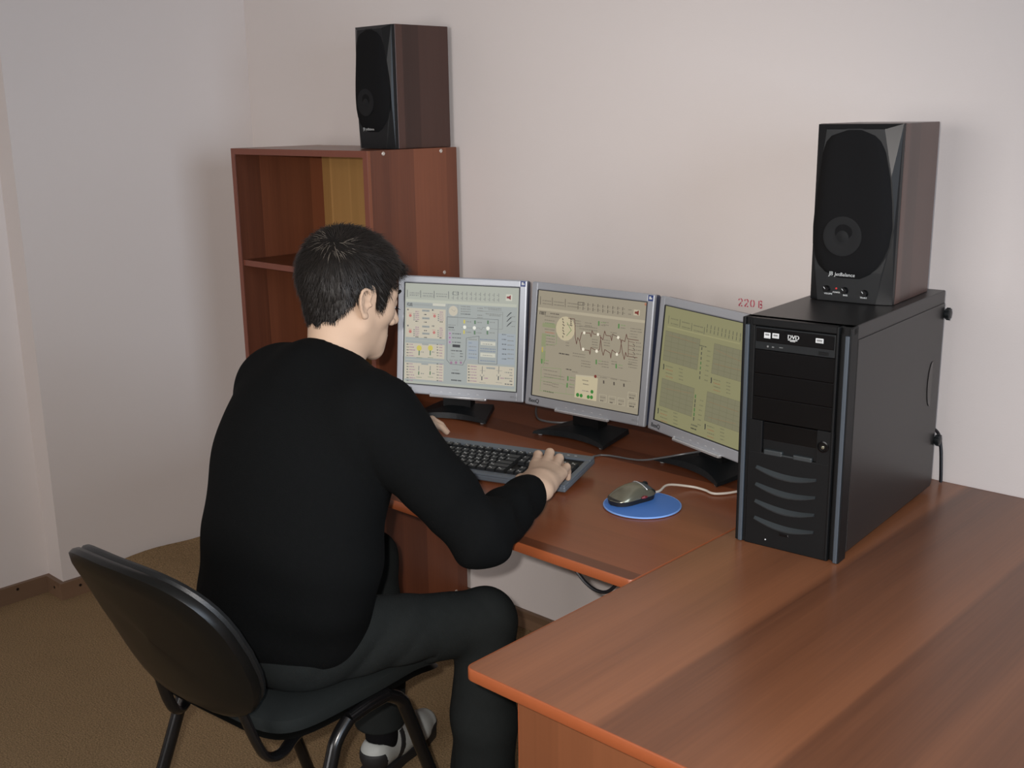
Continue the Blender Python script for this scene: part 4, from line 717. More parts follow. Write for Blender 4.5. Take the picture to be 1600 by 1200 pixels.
# ------------------------------------------------------------------ mouse and mat
mp = (2.133, -0.5525, DZ)
b = MB(); b.lathe([(0.0, 0.0), (0.0800, 0.0), (0.0808, 0.0012), (0.0795, 0.0028), (0.0, 0.0028)], 56, cap=False)
o = obj('mouse_mat', b, M['pad'], None, mp); tag(o, 'round bright blue mat lying under the computer mouse', 'mouse mat')
e = MB(); e.lathe([(0.0785, 0.0027), (0.0795, 0.0031), (0.0812, 0.0020), (0.0812, 0.0004)], 56, cap=False); obj('rim', e, M['pad_rim'], o)
ms = thing('computer_mouse', (2.104, -0.551, DZ+0.0029), -0.28, 'silver and black computer mouse at the left edge of the blue mat', 'mouse')
def mouse_shell(z_lo, z_hi_f, grow, k0, k1):
    vs = []; fs = []; NL, NC = 22, 14
    for i in range(NL+1):
        u = i/NL; y = -0.056+0.112*u
        w = 0.0305*math.sqrt(max(0.0, 1-abs(2*u-1)**3.2))*(0.92+0.08*math.cos(2*PI*(u-0.15)))+grow
        top = 0.037*math.sin(PI*min(1, 0.16+0.80*(1-u)))**0.8*(1 if u > 0.02 else 0.8)*math.sqrt(max(0.02, 1-abs(2*u-1)**5))
        for k in range(NC+1):
            a = PI*(k0+(k1-k0)*k/NC); x = w*math.copysign(abs(math.cos(a))**0.8, math.cos(a)); z = z_lo+max(0.002, (top-z_lo))*abs(math.sin(a))**0.9*z_hi_f
            vs.append((x, y, z))
    for i in range(NL):
        for k in range(NC): a = i*(NC+1)+k; fs.append((a, a+1, a+NC+2, a+NC+1))
    return vs, fs
b = MB(); b.add(*mouse_shell(0.011, 1.0, 0.0008, 0.0, 1.0), 0, True); obj('shell', b, M['mouse'], ms)
b = MB(); vs, fs = mouse_shell(0.011, 1.0, 0.0, 0.0, 1.0); n_ = 15
lo = [(x*0.94, y*0.96, 0.0006) for x, y, z in vs[0::n_]]+[(x*0.94, y*0.96, 0.0006) for x, y, z in vs[n_-1::n_]][::-1]
hi = [(x*1.0, y, 0.0135) for x, y, z in vs[0::n_]]+[(x*1.0, y, 0.0135) for x, y, z in vs[n_-1::n_]][::-1]
m_ = len(lo); f2 = [(i, (i+1) % m_, m_+(i+1) % m_, m_+i) for i in range(m_)]+[tuple(range(m_))[::-1], tuple(range(m_, 2*m_))]
b.add(lo+hi, f2, 0, True); obj('base', b, M['mouse_sd'], ms)
b = MB(); b.tube([(0.0295, 0.004, 0.0135), (0.0305, 0.010, 0.0145), (0.0300, 0.018, 0.0140)], [0.0018, 0.0035, 0.0018], 8); obj('side_button', b, M['red_btn'], ms)
# the two front buttons and their pale dividing arc
def mz(y): 
    u = (y+0.056)/0.112; return 0.037*math.sin(PI*min(1, 0.16+0.80*(1-u)))**0.8*math.sqrt(max(0.02, 1-abs(2*u-1)**5))
for s in (-1, 1):
    b = MB(); vs = []; fs = []
    for i in range(9):
        y = 0.018+0.036*i/8
        for k in range(7):
            x = s*(0.002+0.0225*k/6*math.sqrt(max(0.05, 1-(max(0, y)/0.058)**4))); q = mz(y); vs.append((x, y, 0.011+(q-0.011)*math.sqrt(max(0.02, 1-(x/0.032)**2))+0.0013))
    for i in range(8):
        for k in range(6): a = i*7+k; fs.append((a, a+1, a+8, a+7) if s > 0 else (a+7, a+8, a+1, a))
    b.add(vs, fs, 0, True); obj('button', b, M['strip'], ms)
b = MB(); b.tube([(0.027*math.sin(a), 0.016-0.004*math.cos(a*1.5)+0.004, 0.011+(mz(0.016)-0.011)*math.sqrt(max(0.05, 1-(0.027*math.sin(a)/0.032)**2))+0.0012) for a in [(-1+2*i/12)*1.25 for i in range(13)]], 0.0011, 6); obj('button_seam', b, M['silver_lt'], ms)
b = MB(); b.lathe([(0.0055, -0.0035), (0.0068, -0.002), (0.0068, 0.002), (0.0055, 0.0035)], 16, axis='X', at=(0, 0.034, mz(0.034)-0.001)); obj('wheel', b, M['blk_sat'], ms)
m0 = Vector((2.104, -0.551, DZ))+Vector((math.sin(0.28)*0.057, math.cos(0.28)*0.057, 0.0105))
o = cable('mouse_cable', [m0-Vector((0.001, 0.004, 0)), m0+Vector((0.004, 0.018, -0.001)), (2.119, -0.440, DZ+0.012), (2.150, -0.400, DZ+0.0045), (2.182, -0.396, DZ+0.0032), (2.212, -0.402, DZ+0.0032), (2.238, -0.365, DZ+0.0032), (2.262, -0.28, DZ+0.0032), (2.30, -0.18, DZ+0.0032), (2.33, -0.05, DZ+0.0032)], 0.0026, M['cord_w'], '')
tag(o, 'pale mouse cable running from the blue mat behind the tower', 'cable')
# other loose cables
o = cable('power_cable', [(2.140, -0.82, 0.7265), (2.172, -0.82, 0.708), (2.202, -0.82, 0.686), (2.230, -0.82, 0.678), (2.258, -0.82, 0.687), (2.29, -0.82, 0.7265)], 0.0035, M['cord_k'], '')
tag(o, 'black cable sagging below the front edge of the desk', 'cable')
o = cable('power_cable', [(2.515, -0.079, 0.878), (2.522, -0.055, 0.880), (2.531, -0.034, 0.865), (2.537, -0.028, 0.832), (2.540, -0.026, 0.79), (2.541, -0.0235, 0.7545)], 0.0036, M['cord_k'], '')
tag(o, 'black power cable hanging behind the computer tower against the wall', 'cable')
o = cable('monitor_cable', [(1.455, -0.125, cz+0.002), (1.50, -0.175, cz), (1.545, -0.205, cz), (1.60, -0.19, cz), (1.66, -0.11, cz), (1.70, -0.05, cz)], 0.0028, M['cord_g'], '')
tag(o, 'grey signal cable lying behind the two left monitors', 'cable')
# ------------------------------------------------------------------ visitor chair
CH = Vector((1.718, -1.155, 0)); CYAW = 0.09
ch = thing('visitor_chair', CH, CYAW, 'black padded visitor chair with tubular legs, carrying the seated man', 'chair')
def pad(func, p=3.2, n=44):
    """closed rounded-rectangle cushion: func(a, b, side) maps the unit square to 3D, side 0 front .. 1 back"""
    R = []
    for side, k in ((0, 0.0), (0, 0.45), (0, 0.78), (0, 0.93), (0.18, 1.0), (0.5, 1.012), (0.82, 1.0), (1, 0.93), (1, 0.78), (1, 0.45), (1, 0.0)):
        ring = []
        for i in range(n):
            a = 2*PI*i/n; c, s_ = math.cos(a), math.sin(a)
            ring.append(func(k*math.copysign(abs(c)**(2/p), c), k*math.copysign(abs(s_)**(2/p), s_), side, k))
        R.append(ring)
    vs = [q for r in R for q in r]; fs = []
    for j in range(len(R)-1):
        for i in range(n): k = (i+1) % n; fs.append((j*n+i, j*n+k, (j+1)*n+k, (j+1)*n+i))
    return vs, fs
BWD, BHT, REC = 0.200, 0.174, 0.42      # backrest half width, half height, recline
def back(a, c, side, k, t0, t1):
    x = a*BWD*(1-0.07*max(0, -c)-0.05*max(0, c)); u = c*BHT
    curve = 0.022*(a*a)                    # sides wrap forward
    t = t0+(t1-t0)*side
    y = -0.305+curve-t-0.020*max(0, c-0.1)**2-0.012*max(0, -c-0.3); z = 0.690+u*math.cos(REC); y -= u*math.sin(REC)
    if side in (0, 1): y += (0.012*(1-k**2) if side == 0 else -0.010*(1-k**3))
    return (x+0.038, y, z-t*math.sin(REC)*0.6)
b = MB(); b.add(*pad(lambda a, c, s, k: back(a*0.975, c*0.975, s, k, -0.018, 0.002)), 0, True); br = obj('backrest', b, M['leather'], ch)
b = MB(); b.add(*pad(lambda a, c, s, k: back(a, c, s, k, -0.004, 0.022)), 0, True); obj('back_shell', b, M['shell'], br)
def seatf(a, c, s, k, z0, z1):
    x = a*0.216*(1-0.04*max(0, -c)); y = 0.022+c*0.225; z = z0+(z1-z0)*s
    if s == 1: z += 0.012*(1-k**2)
    z -= 0.034*((c-0.45)/0.55)**1.5 if c > 0.45 else 0
    return (x, y, z)
b = MB(); b.add(*pad(lambda a, c, s, k: seatf(a, c, s, k, 0.474, 0.512), 6.0, 64), 0, True); se = obj('seat', b, M['seat'], ch)
b = MB(); b.add(*pad(lambda a, c, s, k: seatf(a*0.985, c*0.985, s*0.3, k, 0.466, 0.478), 6.0, 64), 0, True); obj('seat_pan', b, M['shell'], se)
def smoothpath(pts, n=6):
    P = [Vector(p) for p in pts]; out = []
    for i in range(len(P)-1):
        p0 = P[max(i-1, 0)]; p1 = P[i]; p2 = P[i+1]; p3 = P[min(i+2, len(P)-1)]
        for k in range(n):
            t = k/n; out.append(0.5*((2*p1)+(p2-p0)*t+(2*p0-5*p1+4*p2-p3)*t*t+(3*p1-3*p2+p3-p0)*t**3))
    return out+[P[-1]]
FXL = 0.217
for s in (-1, 1):
    x = s*FXL
    b = MB(); b.tube(smoothpath([(x, -0.055, 0.462), (x, -0.005, 0.467), (x, 0.045, 0.466)], 5), 0.0135, 12); obj('seat_rail', b, M['tube'], ch)
    b = MB(); b.tube(smoothpath([(x, -0.055, 0.462), (x, -0.085, 0.436), (x+s*0.002, -0.104, 0.400), (x+s*0.010, -0.165, 0.25), (x+s*0.026, -0.268, 0.004)], 6), 0.0135, 12); lg = obj('leg', b, M['tube'], ch)
    e = MB(); e.tube([(x+s*0.0265, -0.271, 0.0), (x+s*0.0255, -0.262, 0.022)], 0.0165, 12); obj('foot_cap', e, M['blk'], lg)
    b = MB(); b.tube(smoothpath([(x, 0.045, 0.466), (x, 0.082, 0.440), (x+s*0.002, 0.100, 0.402), (x+s*0.010, 0.155, 0.24), (x+s*0.026, 0.238, 0.004)], 6), 0.0135, 12); lg = obj('leg', b, M['tube'], ch)
    e = MB(); e.tube([(x+s*0.0265, 0.241, 0.0), (x+s*0.0255, 0.232, 0.022)], 0.0165, 12); obj('foot_cap', e, M['blk'], lg)
    b = MB(); b.tube(smoothpath([(s*0.155, 0.02, 0.458), (s*0.158, -0.12, 0.447), (s*0.142+0.034, -0.18, 0.440), (s*0.132+0.042, -0.212, 0.448), (s*0.128+0.043, -0.231, 0.485), (s*0.120+0.043, -0.250, 0.550)], 6), 0.0105, 10, flat=(1.15, 0.8)); obj('back_support', b, M['tube'], ch)
for y in (-0.03, 0.04):
    b = MB(); b.tube([(-FXL, y, 0.467), (FXL, y, 0.467)], 0.010, 10); obj('cross_bar', b, M['tube'], ch)
# ------------------------------------------------------------------ the man: signed-distance modelling, meshed with sparse surface nets
V3 = lambda *a: np.array(a, dtype=np.float64)
def sphere(P, c, r): return np.linalg.norm(P-c, axis=1)-r
def cone(P, a, b, r1, r2):
    a = np.asarray(a, float); b = np.asarray(b, float); ba = b-a; h = np.clip((P-a) @ ba/(ba @ ba), 0, 1)
    return np.linalg.norm(P-a-h[:, None]*ba, axis=1)-(r1+(r2-r1)*h)
def chain(P, pts, rs, k=0.0):
    d = None
    for i in range(len(pts)-1):
        e = cone(P, pts[i], pts[i+1], rs[i], rs[i+1]); d = e if d is None else (np.minimum(d, e) if k == 0 else smin(d, e, k))
    return d
def ell(P, c, r, R=None):
    q = P-np.asarray(c)
    if R is not None: q = q @ R
    r = np.asarray(r, float); k0 = np.linalg.norm(q/r, axis=1); k1 = np.linalg.norm(q/(r*r), axis=1)
    return np.where(k1 > 1e-9, k0*(k0-1)/np.maximum(k1, 1e-9), -r.min())
def smin(a, b, k): h = np.clip(0.5+0.5*(b-a)/k, 0, 1); return b+(a-b)*h-k*h*(1-h)
def smax(a, b, k): return -smin(-a, -b, k)
def extract(f, lo, hi, h, B=8):
    lo = np.asarray(lo, float); hi = np.asarray(hi, float); nb = np.ceil((hi-lo)/(h*B)).astype(int); N = nb*B+2
    g = np.stack(np.meshgrid(*[np.arange(n) for n in nb], indexing='ij'), -1).reshape(-1, 3)
    dc = f(lo+(g+0.5)*B*h); g = g[np.abs(dc) < B*h*0.87*1.7+2*h]
    o1 = np.arange(B+1); off = np.stack(np.meshgrid(o1, o1, o1, indexing='ij'), -1).reshape(-1, 3)
    D = np.empty((len(g), (B+1)**3)); st = 400
    for i in range(0, len(g), st):
        gg = g[i:i+st]; P = lo+((gg[:, None, :]*B+off[None]).reshape(-1, 3))*h; D[i:i+st] = f(P).reshape(len(gg), -1)
    D = D.reshape(len(g), B+1, B+1, B+1); D[D == 0] = 1e-9
    cor = [(i, j, k) for i in (0, 1) for j in (0, 1) for k in (0, 1)]
    c8 = np.stack([D[:, i:B+i, j:B+j, k:B+k] for i, j, k in cor], -1)
    neg = (c8 < 0).sum(-1); act = np.nonzero((neg > 0) & (neg < 8))
    cells = g[act[0]]*B+np.stack(act[1:], 1); v8 = c8[act]
    acc = np.zeros((len(cells), 3)); cnt = np.zeros(len(cells))
    for a in range(8):
        for c in range(a+1, 8):
            da = np.array(cor[c])-np.array(cor[a])
            if np.abs(da).sum() != 1: continue
            A = v8[:, a]; C = v8[:, c]; m = (A < 0) != (C < 0); t = np.where(m, A/np.where(m, A-C, 1), 0)
            acc += m[:, None]*(np.array(cor[a])+t[:, None]*da); cnt += m
    vert = lo+(cells+acc/cnt[:, None])*h
    cid = cells[:, 0]+N[0]*(cells[:, 1]+N[1]*cells[:, 2]); order = np.argsort(cid); sid = cid[order]
    def find(c):
        q = c[:, 0]+N[0]*(c[:, 1]+N[1]*c[:, 2]); p = np.clip(np.searchsorted(sid, q), 0, len(sid)-1); return np.where(sid[p] == q, order[p], -1)
    quads = []
    for ax in range(3):
        s0 = D[:, :B, :B, :B]; sl = [slice(0, B)]*3; sl[ax] = slice(1, B+1); s1 = D[(slice(None),)+tuple(sl)]
        e = np.nonzero((s0 < 0) != (s1 < 0)); pt = g[e[0]]*B+np.stack(e[1:], 1); fl = (s0[e] < 0)
        u, w = [(1, 2), (2, 0), (0, 1)][ax]; du = np.eye(3, dtype=int)[u]; dw = np.eye(3, dtype=int)[w]
        q = np.stack([find(pt), find(pt-du), find(pt-du-dw), find(pt-dw)], 1); ok = (q >= 0).all(1); q = q[ok]; fl = fl[ok]
        q[~fl] = q[~fl][:, ::-1]; quads.append(q)
    return vert, np.concatenate(quads)
def np_mesh(name, V, Q, m, parent=None, org=(0, 0, 0)):
    me = bpy.data.meshes.new(name); V = (V-np.asarray(org)).astype(np.float32)
    me.vertices.add(len(V)); me.vertices.foreach_set('co', V.ravel()); me.loops.add(Q.size); me.loops.foreach_set('vertex_index', Q.astype(np.int32).ravel())
    me.polygons.add(len(Q)); me.polygons.foreach_set('loop_start', np.arange(0, Q.size, Q.shape[1], dtype=np.int32))
    me.polygons.foreach_set('use_smooth', np.ones(len(Q), bool)); me.update(calc_edges=True); me.validate()
    return link(name, me, m, parent)
def relax(V, Q, n=1, lam=0.5):
    for _ in range(n):
        s_ = np.zeros_like(V); c = np.zeros(len(V))
        for a in range(4):
            np.add.at(s_, Q[:, a], V[Q[:, (a+1) % 4]]+V[Q[:, a-1]]); np.add.at(c, Q[:, a], 2)
        V = V+lam*(s_/np.maximum(c, 1)[:, None]-V)
    return V
ORG = V3(1.74, -1.10, 0)
# ---- skeleton, in metres
HIPC = V3(1.745, -1.185, 0.60)
SR, SL_ = V3(1.962, -1.105, 1.020), V3(1.626, -1.082, 1.022)
NB = V3(1.806, -1.078, 1.098)
ER, WRI = V3(2.092, -0.985, 0.800), V3(2.008, -0.730, 0.816)
EL, WL = V3(1.490, -0.900, 0.830), V3(1.440, -0.675, 0.812)
HR, KR, AR = V3(1.832, -1.205, 0.580), V3(1.955, -0.846, 0.540), V3(1.950, -0.855, 0.10)
HL, KLf, AL = V3(1.662, -1.200, 0.580), V3(1.508, -0.775, 0.528), V3(1.552, -0.800, 0.115)
HC = V3(1.798, -1.030, 1.222); HYAW, HPIT = -0.12, math.radians(15.5)
cp, sp_ = math.cos(HPIT), math.sin(HPIT); cy_, sy_ = math.cos(HYAW), math.sin(HYAW)
HRm = np.stack([V3(cy_, sy_, 0), V3(-sy_*cp, cy_*cp, -sp_), V3(-sy_*sp_, cy_*sp_, cp)], 1)      # columns: right, forward, up
def hl(P): return (P-HC) @ HRm
def hw(p): return HC+HRm @ np.asarray(p, float)
EAR_C = V3(0.0725, -0.010, -0.012)
def ear_sd(q):
    e = q.copy(); e[:, 0] = np.abs(e[:, 0]); a = (e-EAR_C)/0.84
    # tilt: the rim leans back and flares outwards
    th_ = 0.20; y = a[:, 1]*math.cos(th_)+a[:, 2]*math.sin(th_); z = -a[:, 1]*math.sin(th_)+a[:, 2]*math.cos(th_)
    w = np.stack([a[:, 0]-0.30*np.maximum(0, -y)-0.004, y, z], 1)
    rim = [V3(0.004, 0.010, 0.006), V3(0.006, 0.013, 0.018), V3(0.008, 0.008, 0.028), V3(0.009, -0.003, 0.032), V3(0.009, -0.013, 0.028), V3(0.009, -0.018, 0.016), V3(0.008, -0.018, 0.002), V3(0.006, -0.012, -0.014), V3(0.004, -0.004, -0.026)]
    d = chain(w, rim, [0.0034, 0.0038, 0.0038, 0.0040, 0.0040, 0.0038, 0.0036, 0.0040, 0.0046])
    d = smin(d, ell(w, V3(0.0015, -0.003, 0.004), V3(0.0040, 0.0165, 0.028)), 0.004)
    d = smin(d, chain(w, [V3(0.006, -0.010, 0.018), V3(0.0075, -0.010, 0.004), V3(0.006, -0.002, -0.010)], [0.0026, 0.003, 0.003]), 0.003)
    d = smin(d, sphere(w, V3(0.003, 0.000, -0.027), 0.0078), 0.006)
    d = smin(d, sphere(w, V3(0.004, 0.0125, -0.004), 0.0050), 0.004)
    d = smax(d, -ell(w, V3(0.009, 0.000, -0.001), V3(0.0068, 0.0075, 0.0105)), 0.003)
    return d*0.84
def head_sd(P):
    q = hl(P); s = q.copy(); s[:, 0] = np.abs(s[:, 0])
    d = ell(q, V3(0, -0.008, 0.030), V3(0.0755, 0.0935, 0.0850))
    d = smin(d, ell(q, V3(0, 0.030, -0.020), V3(0.0640, 0.0600, 0.0800)), 0.03)
    d = smin(d, cone(s, V3(0.054, 0.006, -0.056), V3(0.018, 0.070, -0.096), 0.0180, 0.0150), 0.025)
    d = smin(d, sphere(q, V3(0, 0.078, -0.101), 0.0165), 0.018)
    d = smin(d, cone(s, V3(0.020, 0.078, 0.020), V3(0.048, 0.060, 0.014), 0.0130, 0.0130), 0.014)       # brow
    d = smin(d, sphere(s, V3(0.044, 0.052, -0.022), 0.0205), 0.02)                                        # cheekbone
    d = smin(d, ell(q, V3(0, 0.066, -0.070), V3(0.0400, 0.0240, 0.0300)), 0.02)                               # muzzle
    d = smax(d, -sphere(s, V3(0.032, 0.104, -0.001), 0.0170), 0.012)                                      # socket
    d = smin(d, sphere(s, V3(0.0320, 0.0745, -0.002), 0.0142), 0.003)                                     # lid over eyeball
    d = smin(d, cone(q, V3(0, 0.088, 0.006), V3(0, 0.1135, -0.034), 0.0075, 0.0100), 0.008)               # nose
    d = smin(d, sphere(s, V3(0.0105, 0.1010, -0.0385), 0.0080), 0.006)
    d = smax(d, -sphere(s, V3(0.0062, 0.1050, -0.0480), 0.0036), 0.002)
    d = smin(d, ell(q, V3(0, 0.0865, -0.0660), V3(0.0230, 0.0105, 0.0062)), 0.007)                        # lips
    d = smin(d, ell(q, V3(0, 0.0845, -0.0765), V3(0.0200, 0.0100, 0.0070)), 0.006)
    d = smax(d, -cone(q, V3(-0.021, 0.0950, -0.0712), V3(0.021, 0.0950, -0.0712), 0.0018, 0.0018), 0.002)
    return smin(d, ear_sd(q), 0.003)
# ---- hands. Each finger is its own chain of three bones with rounded tips
def hand_sd(P, W, fwd, up, side, curl, pitch0, scale=1.0, thumb=(0.55, 0.35), spread=0.05):
    """W wrist; fwd along the palm; up out of the back of the hand; side +1 right hand"""
    fwd = np.asarray(fwd, float); fwd /= np.linalg.norm(fwd); up = np.asarray(up, float); up = up-fwd*(up @ fwd); up /= np.linalg.norm(up)
    rt = np.cross(fwd, up); R = np.stack([rt*side, fwd, up], 1)      # x: towards little finger, y: fingers, z: back of the hand
    q = (P-np.asarray(W)) @ R/scale
    d = cone(q, V3(-0.008, -0.030, -0.001), V3(-0.006, 0.012, 0), 0.0255, 0.0245)
    d = smin(d, cone(q, V3(0.012, -0.030, -0.001), V3(0.010, 0.012, 0), 0.0235, 0.0230), 0.012)
    mcp = [V3(-0.030, 0.091, 0.004), V3(-0.009, 0.096, 0.0065), V3(0.0115, 0.090, 0.0045), V3(0.0305, 0.080, -0.001)]
    rad = [(0.0118, 0.0098, 0.0088, 0.0074), (0.0120, 0.0100, 0.0088, 0.0074), (0.0114, 0.0094, 0.0083, 0.0070), (0.0100, 0.0082, 0.0073, 0.0062)]
    lens = [(0.043, 0.026, 0.019), (0.047, 0.030, 0.020), (0.043, 0.028, 0.020), (0.034, 0.021, 0.018)]
    for m, c0, r in zip(mcp, (V3(-0.015, 0.010, 0), V3(-0.004, 0.012, 0.002), V3(0.006, 0.010, 0.001), V3(0.014, 0.006, -0.002)), (0.0135, 0.014, 0.0135, 0.0125)):
        d = smin(d, cone(q, c0, m-V3(0, 0, 0.002), 0.0205, r), 0.012)
    tips = []
    for f in range(4):
        a = pitch0[f]; p = mcp[f].copy(); yaw = (f-1.4)*spread; pts = [p]
        for b_ in range(3):
            dirv = V3(math.sin(yaw)*math.cos(a), math.cos(yaw)*math.cos(a), math.sin(a)); p = p+dirv*lens[f][b_]; pts.append(p); a -= curl[f][b_]
        tips.append((pts[-1], pts[-2]))
        c_ = chain(q, pts, rad[f]); c_ = smin(c_, sphere(q, pts[1]+V3(0, 0, 0.0008), rad[f][1]*1.06), 0.003)
        d = smin(d, c_, 0.0045)
    # thumb leaves the side of the palm near its base
    tb = V3(-0.024, 0.022, -0.006); t1 = tb+V3(-0.026, 0.030, -0.014); t2 = t1+V3(-0.010, 0.028, -0.010); t3 = t2+V3(0.002, 0.024, -0.006)
    if thumb == 'out': t1 = tb+V3(-0.030, 0.028, -0.006); t2 = t1+V3(-0.014, 0.029, -0.006); t3 = t2+V3(0.000, 0.026, -0.010)
    d = smin(d, cone(q, tb, t1, 0.0175, 0.0135), 0.014); d = smin(d, chain(q, [t1, t2, t3], [0.0128, 0.0108, 0.0082]), 0.005)
    tips.append((t3, t2))
    hand_sd.tips = [(W+R @ (a*scale), W+R @ (b*scale), R) for a, b in tips]
    return d*scale
RH = dict(W=WRI, fwd=(-0.085, 0.150, 0.006), up=(0.10, 0.02, 1.0), side=1, scale=0.98, pitch0=(0.14, 0.20, 0.14, 0.04), curl=((0.95, 0.55, 0), (1.05, 0.6, 0), (1.0, 0.55, 0), (0.85, 0.5, 0)), spread=0.07)
LH = dict(W=WL, fwd=(0.040, 0.140, -0.008), up=(-0.05, 0.05, 1.0), side=-1, scale=0.97, pitch0=(0.02, 0.08, 0.05, 0.0), curl=((0.45, 0.35, 0), (0.6, 0.4, 0), (0.6, 0.4, 0), (0.5, 0.4, 0)), spread=0.06, thumb='out')
def body_sd(P):
    out = np.full(len(P), 1e3)
    def zone(fn, lo, hi, k=0.0):
        m = ((P > np.asarray(lo)-0.12) & (P < np.asarray(hi)+0.12)).all(1)
        if m.any():
            v = fn(P[m]); o = out[m]; out[m] = np.minimum(o, v) if k == 0 else np.where(o > 10, v, smin(o, v, k))
    def torso(p):
        d = ell(p, V3(1.745, -1.19, 0.70), V3(0.135, 0.090, 0.16))
        d = smin(d, ell(p, V3(1.780, -1.135, 0.92), V3(0.150, 0.095, 0.17)), 0.06)
        d = smin(d, cone(p, SR-V3(0.03, 0, 0), SL_+V3(0.03, 0, 0), 0.045, 0.045), 0.04)
        d = smin(d, chain(p, [SR, ER, WRI], [0.045, 0.034, 0.026]), 0.02); d = smin(d, chain(p, [SL_, EL, WL], [0.045, 0.034, 0.026]), 0.02)
        d = smin(d, chain(p, [HR+V3(0, 0, 0), KR, AR, AR-V3(0.004, 0, 0.04)], [0.055, 0.045, 0.032, 0.030]), 0.02); d = smin(d, chain(p, [HL, KLf, AL, AL-V3(0, 0, 0.05)], [0.055, 0.045, 0.032, 0.030]), 0.02)
        d = smin(d, cone(p, AR-V3(0, 0.01, 0.04), AR+V3(-0.02, 0.13, -0.055), 0.026, 0.022), 0.015); d = smin(d, cone(p, AL-V3(0, 0.01, 0.05), AL+V3(-0.035, 0.13, -0.068), 0.026, 0.022), 0.015)
        nk = cone(p, NB+V3(0.004, 0.0, -0.03), hw((0, -0.016, -0.045)), 0.0540, 0.0520)
        nk = smin(nk, cone(p, NB-V3(0.02, 0.02, 0.055), SR, 0.040, 0.04), 0.03); nk = smin(nk, cone(p, NB-V3(-0.02, 0.02, 0.055), SL_, 0.040, 0.04), 0.03)
        return smin(d, nk, 0.03)
    zone(torso, (1.3, -1.5, 0.0), (2.3, -0.5, 1.25))
    zone(head_sd, HC-0.16, HC+0.16, 0.028)
    zone(lambda p: hand_sd(p, **RH), WRI-V3(0.16, 0.1, 0.1), WRI+V3(0.1, 0.24, 0.1), 0.012)
    zone(lambda p: hand_sd(p, **LH), WL-V3(0.12, 0.1, 0.1), WL+V3(0.16, 0.24, 0.1), 0.012)
    return out
V, Q = extract(body_sd, (1.28, -1.42, -0.01), (2.24, -0.40, 1.42), 0.0024)
V = relax(V, Q, 1, 0.35)
me_body = np_mesh('person', V, Q, M['skin'], None, ORG); me_body.location = ORG
man = tag(me_body, 'man in a black sweater and dark trousers seated typing at the desk, seen from behind', 'person')
# ---- sweater
def fold(P, a, f1, f2, ph):
    """long soft creases"""
    return a*np.sin(P @ np.asarray(f1)+ph)*(0.55+0.45*np.sin(P @ np.asarray(f2)+1.3*ph))
def sweater_sd(P):
    d = ell(P, V3(1.750, -1.187, 0.640), V3(0.190, 0.142, 0.190))
    d = smin(d, ell(P, V3(1.791, -1.184, 0.780), V3(0.203, 0.139, 0.205)), 0.06)
    d = smin(d, ell(P, V3(1.790, -1.145, 0.935), V3(0.192, 0.140, 0.170)), 0.07)
    d = smin(d, cone(P, SR-V3(0.022, 0.012, 0.0), SL_+V3(0.022, -0.012, 0.0), 0.080, 0.080), 0.05)
    d = smin(d, cone(P, NB-V3(0, 0.030, 0.030), SR+V3(-0.05, 0, 0.022), 0.070, 0.058), 0.05); d = smin(d, cone(P, NB-V3(0, 0.030, 0.030), SL_+V3(0.05, 0, 0.034), 0.070, 0.060), 0.05)
    tr = d+fold(P, 0.0030, (0, 12, 40), (9, -14, 8), 0.7)+fold(P, 0.0045, (14, 6, 58), (6, 17, 3), 2.1)*np.clip((0.80-P[:, 2])/0.2, 0, 1)
    def arm(S_, E_, W_, k):
        u = (W_-E_)/np.linalg.norm(W_-E_); cuff = W_-u*(0.056 if k == 0 else 0.03)
        a = chain(P, [S_, S_*0.45+E_*0.55, E_], [0.079, 0.060, 0.0550], 0.02)
        a = smin(a, chain(P, [E_, E_*0.5+cuff*0.5, cuff-u*0.03, cuff], [0.0550, 0.0520, 0.0450, 0.0425], 0.01), 0.03)
        t = (P-E_) @ u; a = a+0.0026*np.sin(t*80+2.5*np.sin((P[:, 2])*40))*np.clip(1-np.abs(t-0.05)/0.12, 0, 1)
        t2 = (P-S_) @ ((E_-S_)/np.linalg.norm(E_-S_)); a = a+0.0028*np.sin(t2*60+P[:, 0]*30)*np.clip((t2-0.12)/0.1, 0, 1)
        cut = (P-cuff) @ u; return smax(a, cut, 0.006), cut, a
    ar, c1, _ = arm(SR, ER, WRI, 0); al, c2, _ = arm(SL_, EL, WL, 1)
    d = smin(smin(tr, ar, 0.028), al, 0.028)+0.0030*(np.exp(-((tr-ar)/0.006)**2)+np.exp(-((tr-al)/0.006)**2))      # sleeve seams
    # hem: rides up over the thighs at the front
    hem = 0.520+0.26*np.clip(P[:, 1]+1.19, -0.02, 0.3)+0.006*np.sin(P[:, 0]*34)
    d = smax(d, hem-P[:, 2], 0.012)
    # round neckline
    ax = V3(0.10, 0.72, 1.0); ax /= np.linalg.norm(ax); r0 = P-V3(1.802, -1.072, 1.096); t = r0 @ ax; rad = np.linalg.norm(r0-t[:, None]*ax, axis=1)
    d = smax(d, -(np.maximum(rad-0.0615, -(t+0.004))), 0.006)
    ring = np.sqrt((rad-0.0640)**2+(t-0.002)**2)-0.0062
    return smin(d, ring, 0.006)
V, Q = extract(sweater_sd, (1.38, -1.42, 0.46), (2.26, -0.60, 1.22), 0.0042); V = relax(V, Q, 2, 0.5)
sw_ = np_mesh('sweater', V, Q, M['knit'], man, ORG); sw_['label'] = 'plain black knitted sweater'
